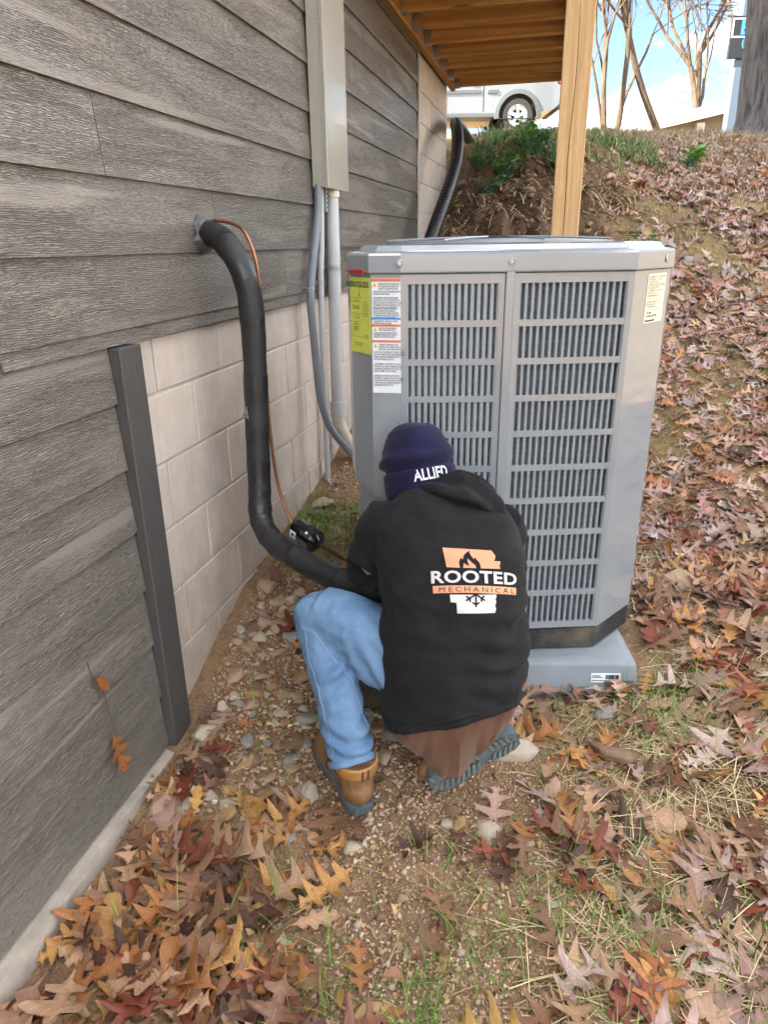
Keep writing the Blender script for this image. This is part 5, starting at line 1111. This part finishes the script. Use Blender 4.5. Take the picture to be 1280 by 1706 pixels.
LOWS = [leaf_geo(LOW, sr, sr.uniform(.5, 1.5), False) for _ in range(8)] + [leaf_geo(ROUND[::2] + [ROUND[-1]], sr, sr.uniform(.5, 1.6), False) for _ in range(4)] + [leaf_geo(PLAIN[::2], sr, sr.uniform(.6, 1.6), False) for _ in range(3)]
LCOL = {'ochre': (.43, .225, .075), 'orange': (.37, .155, .05), 'tan': (.42, .26, .155), 'brown': (.23, .12, .065), 'dark brown': (.085, .040, .024), 'russet': (.20, .052, .026), 'mauve': (.35, .225, .175), 'pale mauve': (.43, .32, .275), 'silver grey': (.42, .37, .35)}
WARM = (['ochre'] * 5 + ['orange'] * 6 + ['tan'] * 6 + ['brown'] * 8 + ['dark brown'] * 3 + ['russet'] * 2 + ['mauve'] * 1)
COOL = (['mauve'] * 9 + ['pale mauve'] * 2 + ['tan'] * 6 + ['brown'] * 8 + ['russet'] * 4 + ['orange'] * 3 + ['ochre'] * 3 + ['dark brown'] * 2)
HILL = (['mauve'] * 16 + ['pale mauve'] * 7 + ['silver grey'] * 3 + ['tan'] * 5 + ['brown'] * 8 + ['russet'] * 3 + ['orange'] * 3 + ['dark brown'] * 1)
# footprint of unit and pad, boots, post
def inlocal(X, Y):
    dx, dy = X - CAM.x, Y - CAM.y; return dx * math.cos(YAW) + dy * math.sin(YAW), -dx * math.sin(YAW) + dy * math.cos(YAW)
def blocked(X, Y, m=0.0, feet_too=True):
    a, b = inlocal(X, Y)
    pad_ = (a > -.19 - m) & (a < .97 + m) & (b > 1.98 - m) & (b < 3.02 + m)
    feet = ((a > -.24) & (a < -.02) & (b > 1.46) & (b < 1.78)) | ((a > .08) & (a < .42) & (b > 1.50) & (b < 1.75))
    bag = (a > -.13) & (a < .06) & (b > 1.88) & (b < 2.02)
    return pad_ | (feet & feet_too) | bag | (X < .05 + m) | ((X < .09) & (Y < 1.7))
def dens(X, Y):
    a, b = inlocal(X, Y); d = np.zeros(len(X))
    n = vnoise(X, Y, 2.2, 31); n2 = vnoise(X, Y, .9, 33); n3 = vnoise(X, Y, 4.5, 35)
    near = b < 1.55
    left = np.clip((-.03 - a) / .22, 0, 1) * np.clip((1.62 - b) / .16, 0, 1); d = np.maximum(d, left * (330 + 370 * n))
    wallfoot = np.clip((.30 - X) / .18, 0, 1) * np.clip((1.75 - Y) / .1, 0, 1); d = np.maximum(d, wallfoot * 420)
    mid = ((a > -.1) & (a < .45) & (b < 1.9)); d = np.maximum(d, np.where(mid, np.where((n3 > .48) & (b < 1.42), 130, 20), 0))
    right = np.clip((a - .30) / .25, 0, 1) * (b < 2.4); d = np.maximum(d, right * (150 + 330 * n3))
    gap = (X < .8) & (Y > 1.9) & (Y < 3.9); d = np.where(gap, 26, d)
    hill = np.clip((a - .75) / .25, 0, 1) * np.clip((b - 1.9) / .5, 0, 1); patch = np.clip((vnoise(X, Y, 1.5, 37) - .22) / .25, 0, 1)
    d = np.where(hill > 0, np.maximum(d, hill * (110 + 600 * patch * (.5 + n)) * np.clip((11.2 - b) / 4.5, .10, 1)), d)
    bank = (X < 1.6) & (Y > 4.3) & (Y < 8.6); d = np.where(bank, 14 + 40 * np.clip((X - .7) / .5, 0, 1), d)
    return d
def scatter(x0, x1, y0, y1, fn, r):
    mx = 800.; n = r.poisson(mx * (x1 - x0) * (y1 - y0)); X = r.uniform(x0, x1, n); Y = r.uniform(y0, y1, n); k = r.uniform(0, mx, n) < fn(X, Y); X, Y = X[k], Y[k]; k = ~blocked(X, Y); return X[k], Y[k]
X1, Y1 = scatter(.03, 4.2, .3, 3.2, dens, rng); X2, Y2 = scatter(.05, 8.5, 3.2, 13.5, dens, rng)
LX_, LY_ = np.r_[X1, X2], np.r_[Y1, Y2]; LZ_ = H(LX_, LY_)
sx_, sy_, sz_ = seen(np.stack([LX_, LY_, LZ_], -1)); vis = (sx_ > -500) & (sx_ < 1900) & (sy_ > 100) & (sy_ < 2300) & (sz_ > .3)
LX_, LY_, LZ_, sx_, sy_, sz_ = (q[vis] for q in (LX_, LY_, LZ_, sx_, sy_, sz_)); nL = len(LX_)
a_, b_ = inlocal(LX_, LY_); size = rng.uniform(.09, .195, nL) * np.where(b_ > 3.2, .66, np.where(b_ > 2.4, .80, 1.0)) * np.where(rng.random(nL) < .25, .7, 1)
pick = lambda pal: pal[int(rng.integers(len(pal)))]
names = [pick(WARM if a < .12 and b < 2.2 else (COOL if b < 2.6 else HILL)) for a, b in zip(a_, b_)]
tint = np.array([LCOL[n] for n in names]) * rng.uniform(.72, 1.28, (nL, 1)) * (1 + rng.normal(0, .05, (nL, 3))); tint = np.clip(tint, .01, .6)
def slope_rot(X, Y, n):
    e = .05; gx_ = (hbase(X + e, Y) - hbase(X - e, Y)) / (2 * e); gy_ = (hbase(X, Y + e) - hbase(X, Y - e)) / (2 * e); N = np.stack([-gx_, -gy_, np.ones(n)], -1)
    N += rng.normal(0, .17, (n, 3)) * np.array([1, 1, .2]); N /= np.linalg.norm(N, axis=1)[:, None]; th = rng.uniform(0, 2 * np.pi, n); T = np.stack([np.cos(th), np.sin(th), 0 * th], -1); T -= N * (T * N).sum(1)[:, None]; T /= np.linalg.norm(T, axis=1)[:, None]; return np.stack([T, np.cross(N, T), N], -1)
isplain = None
ROT = slope_rot(LX_, LY_, nL); lift = rng.uniform(.002, .028, nL)
shape = rng.integers(0, len(SHAPES), nL); size = np.where(shape >= 16, size * .6, size); order = np.argsort(-size / sz_ * ((sx_ > 15) & (sx_ < 1265) & (sy_ < 1690)))
single = set(order[:300].tolist())
cache = {}
def near_what(x, y, px, py):
    a, b = inlocal(x, y)
    if x < .34 and y < 1.75: return 'at siding foot'
    if x < .8 and y > 1.85: return 'between wall and unit'
    if a < -.05 and b > 1.3: return 'beside the left boot'
    if a < .02: return 'between siding and gravel'
    if a < .36 and b > 1.4: return 'behind crouching person'
    if a < .30: return 'on foreground gravel'
    if b < 1.45: return 'among right foreground straw'
    if b < 2.05: return 'on straw before pad'
    if b < 2.7: return 'alongside the unit'
    return 'on slope beyond unit'
SHN = ['pointed oak'] * 12 + ['blunt oak'] * 4 + ['oval'] * 3
for i in sorted(single):
    key = (int(shape[i]), names[i], int(rng.integers(2)))
    if key not in cache:
        V, F = SHAPES[key[0]]; c = np.array(LCOL[key[1]]) * (.85 if key[2] else 1.12); cc_ = np.tile(np.clip(c, 0, .6), (len(V), 1)); cc_[:NMID[key[0]]] *= 1.3; cache[key] = arr_mesh('fallen_leaf', V, F, np.clip(cc_, 0, .75), True, lloc(V))
    o = link('fallen_leaf', cache[key], M['leaf'])
    m4 = Matrix(ROT[i].tolist()).to_4x4() @ Matrix.Scale(size[i], 4); m4.translation = (LX_[i], LY_[i], LZ_[i] + lift[i]); o.matrix_world = m4
    big = 'large' if size[i] > .16 else ('small' if size[i] < .12 else 'medium')
    tx, ty = ROT[i][0, 0], ROT[i][1, 0]; tip = ('uphill' if ty > 0 else 'at camera') if abs(ty) > abs(tx) else ('rightward' if tx > 0 else 'at wall')
    tag(o, f'{big} {names[i]} {SHN[shape[i]]} leaf {near_what(LX_[i], LY_[i], sx_[i], sy_[i])}, pointing {tip}', 'leaf', 'fallen leaves on the ground')
rest = [i for i in range(nL) if i not in single]
def mass(idx, geos, pickf):
    VV, FF, CC, LL = [], [], [], []; off = 0
    for i in idx:
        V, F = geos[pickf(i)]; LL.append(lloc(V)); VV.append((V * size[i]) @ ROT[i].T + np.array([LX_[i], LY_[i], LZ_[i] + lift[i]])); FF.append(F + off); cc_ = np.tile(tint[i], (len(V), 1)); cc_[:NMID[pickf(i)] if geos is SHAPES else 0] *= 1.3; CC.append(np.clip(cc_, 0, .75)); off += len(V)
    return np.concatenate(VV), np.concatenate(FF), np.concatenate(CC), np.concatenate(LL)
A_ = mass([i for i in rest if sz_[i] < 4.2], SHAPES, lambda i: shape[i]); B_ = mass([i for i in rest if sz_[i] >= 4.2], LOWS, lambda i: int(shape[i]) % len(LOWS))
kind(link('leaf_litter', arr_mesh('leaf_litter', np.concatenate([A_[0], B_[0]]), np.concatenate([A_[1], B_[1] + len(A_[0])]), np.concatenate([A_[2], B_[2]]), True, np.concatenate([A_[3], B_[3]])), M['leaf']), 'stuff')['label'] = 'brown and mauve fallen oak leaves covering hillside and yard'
# a dry twig with two leaves caught on the siding
tw = tag(empty('leaf_twig', (.022, 1.30, .20)), 'dry twig with two orange leaves clinging to the lower grey siding', 'twig')
tw_p = [(.020, 1.272, .54), (.019, 1.280, .50), (.020, 1.297, .455), (.021, 1.312, .42), (.020, 1.314, .37), (.021, 1.322, .33), (.022, 1.318, .29)]
o = MB().tube(smooth_path(tw_p, 5), .0016, 5).build('stem', M['pale_bark'], tw); o.location = -Vector(tw.location)
for (y, z, s, sh_, rz) in ((1.300, .462, .075, 16, -1.0), (1.312, .235, .135, 2, -1.45)):
    V, F = SHAPES[sh_]; me = arr_mesh('leaf', V * np.array([1, 1, .55]), F, np.tile(np.array((.36, .135, .035)), (len(V), 1)), True); o = link('leaf', me, M['leaf'], tw)
    d = Vector((0, math.cos(rz), math.sin(rz))); n = Vector((1, 0, .05)).normalized(); b = n.cross(d); m4 = Matrix((d, b, n)).transposed().to_4x4() @ Matrix.Scale(s, 4); m4.translation = Vector((.030, y, z)) - Vector(tw.location); o.matrix_local = m4

# stones
def stone_geo(sr, sub=2, rough=.32):
    bm = bmesh.new()
    for _ in range(11 if sub < 2 else 26):
        q_ = Vector((sr.gauss(0, 1), sr.gauss(0, 1), sr.gauss(0, 1))).normalized() * sr.uniform(.82, 1.1); bm.verts.new(q_)
    r_ = bmesh.ops.convex_hull(bm, input=bm.verts[:]); bmesh.ops.delete(bm, geom=[g for g in r_['geom_interior'] if isinstance(g, bmesh.types.BMVert)], context='VERTS')
    if sub >= 2: bmesh.ops.bevel(bm, geom=bm.edges[:], offset=.07, segments=1, affect='EDGES'); bmesh.ops.triangulate(bm, faces=bm.faces[:])
    s = sr.uniform(0, 50); fl = sr.uniform(.42, .8); el_ = sr.uniform(.65, 1.45)
    cuts = [(Vector((sr.gauss(0, 1), sr.gauss(0, 1), sr.gauss(0, 1))).normalized(), sr.uniform(.45, .75)) for _ in range(10)]
    for v in bm.verts:
        p = v.co.copy(); p *= 1 + .5 * rough * noise.noise(p * 1.1 + Vector((s, s, s))) + .05 * noise.noise(p * 3.1 + Vector((s, 0, s)))
        for n_, d_ in cuts:
            k = p.dot(n_)
            if k > d_: p -= n_ * (k - d_) * .92
        v.co = Vector((p.x * el_, p.y, p.z * fl))
    V = np.array([v.co[:] for v in bm.verts]); bm.verts.index_update(); F = np.array([[v.index for v in f.verts] for f in bm.faces], np.int32); bm.free(); return V, F
sr = random.Random(77)
STONES = [stone_geo(sr) for _ in range(8)]; PEB = [stone_geo(sr, 1, .3) for _ in range(8)]
SCOL = {'cream': (.60, .50, .38), 'tan': (.47, .34, .22), 'pinkish': (.52, .34, .24), 'grey': (.38, .355, .32), 'ochre': (.48, .30, .14), 'brown': (.28, .18, .11)}
# (x, y, diameter, colour, label)
BIG = [(.105, 1.36, .115, 'pinkish', 'large knobbly cream stone half buried in leaves near the siding'), (.30, 1.37, .085, 'ochre', 'rounded yellow grey stone beside the large knobbly one'), (.500, 1.475, .085, 'cream', 'pale layered stone against the toe side of the left boot'), (1.06, 1.74, .12, 'cream', 'flat cream stone under the raised right boot sole'),
    (.555, 1.06, .085, 'cream', 'angular cream stone lying among foreground leaves and gravel'), (.205, 2.06, .125, 'pinkish', 'broad lumpy tan stone by the block wall foot'), (.135, 2.00, .085, 'cream', 'smooth white rock next to the block wall foot'), (.36, 2.30, .10, 'grey', 'flat grey stone below the filter drier'), (.30, 1.80, .08, 'tan', 'tan stone between wall and jeans knee'),
    (1.33, 1.98, .10, 'grey', 'grey stone tucked under the front of the equipment pad'), (1.19, 2.0, .075, 'tan', 'rough tan stone before the equipment pad'), (1.36, 1.80, .16, 'brown', 'clod of dried clay on the grass before the pad'), (.28, 1.55, .075, 'cream', 'small pale stone beside the trim board leaves'), (1.62, 2.66, .17, 'tan', 'big flat tan rock in leaves by the unit corner'), (.50, 1.32, .06, 'grey', 'little grey stone in the foreground leaf drift')]
stone_cache = {}
def stone_mesh(k, cn):
    if (k, cn) not in stone_cache:
        V, F = STONES[k]; stone_cache[(k, cn)] = arr_mesh('stone', V, F, np.tile(np.array(SCOL[cn]), (len(V), 1)), False)
    return stone_cache[(k, cn)]
def put_stone(x, y, d, cn, label, k=None, grp='stones around the crouching person'):
    k = sr.randrange(8) if k is None else k; o = link('stone', stone_mesh(k, cn), M['stone']); s = d / 2; o.scale = (s * sr.uniform(.9, 1.15), s * sr.uniform(.8, 1.0), s * sr.uniform(.75, 1)); o.rotation_euler = (sr.uniform(-.3, .3), sr.uniform(-.3, .3), sr.uniform(0, 6.3)); o.location = (x, y, h1(x, y) + d * .08); tag(o, label, 'stone', grp)
for x, y, d, cn, lab in BIG: put_stone(x, y, d, cn, lab)
cnt = 0
while cnt < 270:
    x, y = sr.uniform(.06, 1.7), sr.uniform(.75, 3.0); a, b = inlocal(x, y)
    w = 1.0 if (x < .72 and y > 1.5) else (.35 if a < .36 else .015)
    if b < 1.38: w *= .25
    if sr.random() > w or bool(blocked(np.array([x]), np.array([y]))[0]): continue
    d = sr.uniform(.030, .078) * (1 if sr.random() > .25 else 1.5)
    if b < 1.38: d = min(d, .045)
    cn = sr.choice(list(SCOL)); sz2 = 'larger' if d > .055 else ('small' if d < .035 else 'middling')
    zone = 'along the foot of the block wall' if x < .35 and y > 1.6 else ('between block wall and crouching person' if a < -.05 and b > 1.5 else ('behind the boots on bare gravel' if b > 1.3 and a < .4 else ('in the grass before the pad' if b > 1.5 else 'in the foreground gravel')))
    put_stone(x, y, d, cn, f'{sz2} {cn} {("flat" if d < .04 else "blocky") if sr.random() < .5 else "angular"} stone {zone}', grp='small stones on the ground'); cnt += 1
def strew(n, fn, dmin, dmax, pw, name, label, pal, geos, sink=.1, area=(.05, 2.2, .6, 3.4)):
    X = rng.uniform(area[0], area[1], n * 3); Y = rng.uniform(area[2], area[3], n * 3); k = (rng.random(n * 3) < fn(X, Y)) & ~blocked(X, Y, -.05, False); X, Y = X[k][:n], Y[k][:n]; Z = H(X, Y); m = len(X)
    D = dmin + (dmax - dmin) * rng.random(m) ** pw; VV, FF, CC = [], [], []; off = 0; th = rng.uniform(0, 6.28, m); pc_ = np.array([SCOL[p] for p in pal])[rng.integers(0, len(pal), m)] * rng.uniform(.65, 1.3, (m, 1)); g = rng.integers(0, len(geos), m)
    for i in range(m):
        V, F = geos[g[i]]; c, s = math.cos(th[i]), math.sin(th[i]); q = V * (D[i] / 2); VV.append(np.stack([q[:, 0] * c - q[:, 1] * s + X[i], q[:, 0] * s + q[:, 1] * c + Y[i], q[:, 2] + Z[i] + D[i] * sink], -1)); FF.append(F + off); CC.append(np.tile(pc_[i], (len(V), 1))); off += len(V)
    o = kind(link(name, arr_mesh(name, np.concatenate(VV), np.concatenate(FF), np.concatenate(CC), False), M['stone']), 'stuff'); o['label'] = label
def f_grav(X, Y):
    a, b = inlocal(X, Y); c = np.exp(-((a - .12) / .30) ** 2) * (b < 1.75) * (.55 + .45 * (vnoise(X, Y, 3, 51) > .35)); w = ((X < .9) & (Y > 1.5) & (Y < 3.4)) * .35; return np.clip(np.maximum(c, np.maximum(w, .05)), 0, 1)
strew(56000, f_grav, .0045, .017, 1.9, 'fine_gravel', 'fine pinkish tan gravel on the bare ground behind the person', ['pinkish', 'tan', 'cream', 'ochre', 'brown', 'pinkish'], PEB, .15)
def f_peb(X, Y):
    a, b = inlocal(X, Y); w = ((X < .85) & (Y > 1.35) & (Y < 3.0)) * 1.0; return np.clip(np.maximum(w, np.exp(-((a - .1) / .35) ** 2) * .45), .06, 1)
strew(7000, f_peb, .010, .034, 1.7, 'pebbles', 'mixed pale pebbles between the block wall and the person', ['cream', 'tan', 'tan', 'pinkish', 'brown', 'ochre'], PEB, .1)

# tell apart what still reads the same, by its place from left to right
def tell_apart(prefix):
    by = {}
    for o in COL.objects:
        if o.name.split('.')[0] == prefix and o.parent is None and 'label' in o: by.setdefault(o['label'], []).append(o)
    for lab, os_ in by.items():
        if len(os_) < 2 or len(os_) > 12: continue
        P_ = np.array([o.matrix_basis.translation[:] for o in os_]); xs_, _, _ = seen(P_); n_ = len(os_); words = {2: ['leftmost', 'rightmost'], 3: ['leftmost', 'middle one', 'rightmost']}.get(n_) or ([w0 + ' from left' if w0 != 'leftmost' else w0 for w0 in ('leftmost', 'second', 'third', 'fourth', 'fifth', 'sixth', 'seventh', 'eighth', 'ninth', 'tenth', 'eleventh')][:n_ - 1] + ['rightmost'])
        for w_, k_ in zip(words, np.argsort(xs_)): os_[k_]['label'] = lab + ', ' + w_
tell_apart('fallen_leaf'); tell_apart('stone')
# straw and grass blades
def blades(X, Y, ln, wd, lean, cols, name, label, nseg=3, curve=.6, zoff=0.):
    n = len(X); Z = H(X, Y) + zoff; th = rng.uniform(0, 2 * np.pi, n); D = np.stack([np.cos(th), np.sin(th)], -1); ct = np.clip(np.asarray(cols)[rng.integers(0, len(cols), n)] * rng.uniform(.7, 1.3, (n, 1)), .01, .8)
    e0 = lean[0] + (lean[1] - lean[0]) * rng.random(n); VV = np.zeros((n, (nseg + 1) * 2, 3)); P = np.stack([X, Y, Z], -1).copy(); el = e0.copy(); side = np.stack([-D[:, 1], D[:, 0], np.zeros(n)], -1)
    sway = rng.normal(0, .25, n)
    for k in range(nseg + 1):
        w = wd * (1 - .85 * k / nseg) if lean[1] > .5 else wd * np.ones(n); VV[:, 2 * k] = P - side * w[:, None] / 2; VV[:, 2 * k + 1] = P + side * w[:, None] / 2
        st = ln / nseg; P = P + np.stack([D[:, 0] * np.cos(el) - D[:, 1] * sway * .3, D[:, 1] * np.cos(el) + D[:, 0] * sway * .3, np.sin(el)], -1) * st[:, None]; el = el - curve * rng.uniform(.3, 1.2, n) * 2 / nseg
        if lean[1] > .5: pass
    m = (nseg + 1) * 2; base = (np.arange(n) * m)[:, None]; FF = np.concatenate([base + np.array([2 * k, 2 * k + 1, 2 * k + 3, 2 * k + 2]) for k in range(nseg)])
    o = kind(link(name, arr_mesh(name, VV.reshape(-1, 3), FF, np.repeat(ct, m, 0)), M['blade']), 'stuff'); o['label'] = label; return o
def pts_in(n, x0, x1, y0, y1, fn):
    X = rng.uniform(x0, x1, n); Y = rng.uniform(y0, y1, n); k = (rng.random(n) < fn(X, Y)) & ~blocked(X, Y, -.02); return X[k], Y[k]
U = lambda n, a, b: rng.uniform(a, b, n)
def f_straw(X, Y):
    a, b = inlocal(X, Y); n = vnoise(X, Y, 2.6, 61); return np.clip((a - .28) / .35, 0, 1) * np.clip((n - .25) * 2.2, .12, 1) * (b < 2.9)
X, Y = pts_in(42000, 1.0, 3.6, .3, 2.9, f_straw); n = len(X)
blades(X, Y, U(n, .04, .17), U(n, .0012, .0028), (-.08, .26), [(.56, .44, .25), (.48, .36, .19), (.62, .50, .30), (.34, .25, .14)], 'straw', 'pale dry straw scattered over the grass before the pad', 2, .22, .006)
X, Y = pts_in(900, .3, 1.3, .7, 1.9, lambda X, Y: np.full(len(X), .5)); n = len(X)
blades(X, Y, U(n, .03, .12), U(n, .0014, .0028), (-.05, .3), [(.45, .34, .18), (.36, .27, .14)], 'loose_straw', 'few loose straws on the gravel', 2, .2, .006)
G1 = [(.10, .22, .025), (.13, .28, .04), (.08, .17, .02), (.20, .30, .07)]
CL = [(1.50, 2.06, .10, 160), (1.58, 2.0, .09, 110), (1.42, 1.75, .10, 60), (1.2, 1.9, .10, 70), (.13, 2.78, .12, 420), (.26, 2.72, .14, 360), (.20, 2.5, .12, 160), (1.25, 1.45, .14, 80), (1.5, 1.35, .12, 60), (1.0, 1.12, .08, 50), (1.1, 1.22, .08, 40), (.90, 1.0, .05, 80), (.62, 1.03, .05, 26), (.50, 1.15, .06, 24), (.33, 1.1, .08, 24), (1.45, 1.15, .12, 110), (1.3, 1.25, .1, 90), (.72, .98, .04, 30), (.30, 1.62, .08, 26), (1.7, 1.9, .15, 120), (.9, 1.35, .2, 40)]
X = np.concatenate([rng.normal(c[0], c[2], c[3]) for c in CL]); Y = np.concatenate([rng.normal(c[1], c[2], c[3]) for c in CL]); k = ~blocked(X, Y, -.05); X, Y = X[k], Y[k]; n = len(X)
blades(X, Y, U(n, .04, .15), U(n, .0018, .0042), (.5, 1.5), G1, 'green_grass', 'thin green grass tufts around pad, wall foot and foreground', 4, .55)
def f_dry(X, Y):
    a, b = inlocal(X, Y); return np.clip((a - .78) / .2, 0, 1) * np.clip((vnoise(X, Y, 1.5, 37) * -1 + .62) * 2.2, .10, 1) * np.clip((b - 1.9) / .4, 0, 1)
X, Y = pts_in(52000, 1.2, 4.2, 1.9, 6.5, f_dry); n = len(X)
blades(X, Y, U(n, .03, .11), U(n, .0016, .0034), (.05, 1.1), [(.30, .27, .15), (.22, .22, .11), (.38, .33, .20), (.17, .20, .08)], 'dry_grass', 'matted grey green grass between the leaves on the slope', 3, .7)
def f_crest(X, Y):
    a, b = inlocal(X, Y); return np.clip((b - 5.5) / 4, .06, 1) * (X > .9)
X, Y = pts_in(60000, .9, 8.5, 6.0, 13.5, f_crest); n = len(X)
blades(X, Y, U(n, .05, .16), U(n, .004, .008), (.25, 1.35), [(.34, .28, .18), (.42, .35, .23), (.26, .21, .13), (.30, .27, .15)], 'hilltop_grass', 'pale dry grass along the top of the hill', 2, .4)
# bank: straw, weeds
X, Y = pts_in(7500, .15, 1.6, 4.6, 8.0, lambda X, Y: np.full(len(X), .6) * (vnoise(X, Y, 2.2, 71) > .35)); n = len(X)
blades(X, Y, U(n, .10, .34), U(n, .004, .008), (-.2, .35), [(.48, .38, .23), (.36, .27, .15), (.56, .46, .30)], 'bank_straw', 'dead straw hanging over the brown dirt bank', 3, .5, .01)
X, Y = pts_in(9000, .12, 1.9, 6.9, 8.6, lambda X, Y: .9 * (vnoise(X, Y, 2.4, 73) > .3) * np.clip((Y - 6.8) / .4, 0, 1)); n = len(X)
blades(X, Y, U(n, .06, .20), U(n, .004, .009), (.5, 1.5), [(.06, .17, .03), (.09, .24, .05), (.05, .12, .03), (.13, .22, .06), (.3, .26, .14)], 'bank_grass', 'green grass tufts on the lip of the dirt bank', 3, .6)
# clods that break up the bare bank
strew(1500, lambda X, Y: np.clip((Y - 4.5) / .6, 0, 1) * (X < 1.5), .02, .11, 2.2, 'bank_clods', 'lumps of brown soil on the dirt bank', ['brown'], PEB, .05, (.2, 1.6, 4.5, 7.6))
bc = bpy.data.objects['bank_clods']; bc.data.materials.clear(); bc.data.materials.append(M['bare_soil'])
# leafy weeds: each plant is a thing
def weed(x, y, h, n, label, col, lean=(0, 0), sz=.05):
    o = tag(empty('leafy_weed', (x, y, h1(x, y) - .01)), label, 'weed', 'green weeds on slope and bank'); r_ = random.Random(int(x * 1000 + y * 77)); st = MB(); V, F, Cc = [], [], []
    for i in range(n):
        a = r_.uniform(0, 6.28); t = r_.uniform(.1, .9); tip = Vector((math.cos(a) * h * t * .8 + lean[0] * h, math.sin(a) * h * t * .8 + lean[1] * h, h * r_.uniform(.4, 1))); st.tube([(0, 0, 0), tip * .55 + Vector((0, 0, .15 * h)), tip], [.004, .003, .002], 4)
        for q in range(3):
            c = tip * r_.uniform(.6, 1.05) + Vector((r_.gauss(0, .02), r_.gauss(0, .02), r_.gauss(0, .01))); d = Vector((math.cos(a + r_.gauss(0, 1)), math.sin(a + r_.gauss(0, 1)), r_.uniform(-.2, .6))).normalized(); s_ = d.cross(Vector((0, 0, 1))).normalized(); L2 = sz * r_.uniform(.6, 1.3); up_ = s_.cross(d); k = len(V)
            V += [c, c + d * L2 * .35 + s_ * L2 * .38 + up_ * .006, c + d * L2 * .75 + s_ * L2 * .30, c + d * L2, c + d * L2 * .75 - s_ * L2 * .30, c + d * L2 * .35 - s_ * L2 * .38 + up_ * .006]; F += [(k, k + 1, k + 2, k + 3), (k, k + 3, k + 4, k + 5)]; cc = np.array(col) * r_.uniform(.7, 1.35); Cc += [cc] * 6
    st.build('stems', M['bank_stem'] if 'bank_stem' in M else M['green_plastic'], o); link('foliage', arr_mesh('foliage', [tuple(v) for v in V], F, np.array(Cc)), M['leaf'], o)
GRN = (.14, .32, .05); GRN2 = (.10, .25, .05); GRN3 = (.20, .38, .07)
for x, y, h, n, lab, c, s in [(1.22, 4.72, .30, 22, 'bright green weed right beside the foot of the near deck post', GRN3, .07), (.92, 4.95, .26, 14, 'yellow green weed on the wall side of the near deck post', GRN3, .07), (1.62, 5.35, .20, 18, 'dark green rosette weed on the slope past the deck post', GRN2, .06), (2.2, 7.7, .22, 16, 'green weed patch high on the slope amid leaves', GRN, .09), (2.52, 4.15, .16, 14, 'bright clover like weed on the slope by the unit corner', GRN3, .07), (4.55, 9.0, .3, 16, 'green weed at the frame edge below the oak', GRN, .09),
    (.32, 7.05, .22, 24, 'bushy green weed on the bank lip nearest the drain pipe', GRN2, .055), (.55, 6.85, .24, 26, 'low leafy weed drooping over the dirt bank', GRN, .055), (.80, 6.95, .26, 28, 'broad leafy weed at the middle of the bank lip', GRN2, .06), (1.02, 6.7, .24, 22, 'leafy weed on the bank close to the rear deck post', GRN, .055), (.68, 7.35, .22, 26, 'tall weed behind the bank lip below the car wheel', GRN3, .055), (.45, 6.55, .2, 12, 'sparse yellow green weed hanging from the bank face', GRN3, .07)]: weed(x, y, h, n, lab, c, (0, 0), s)
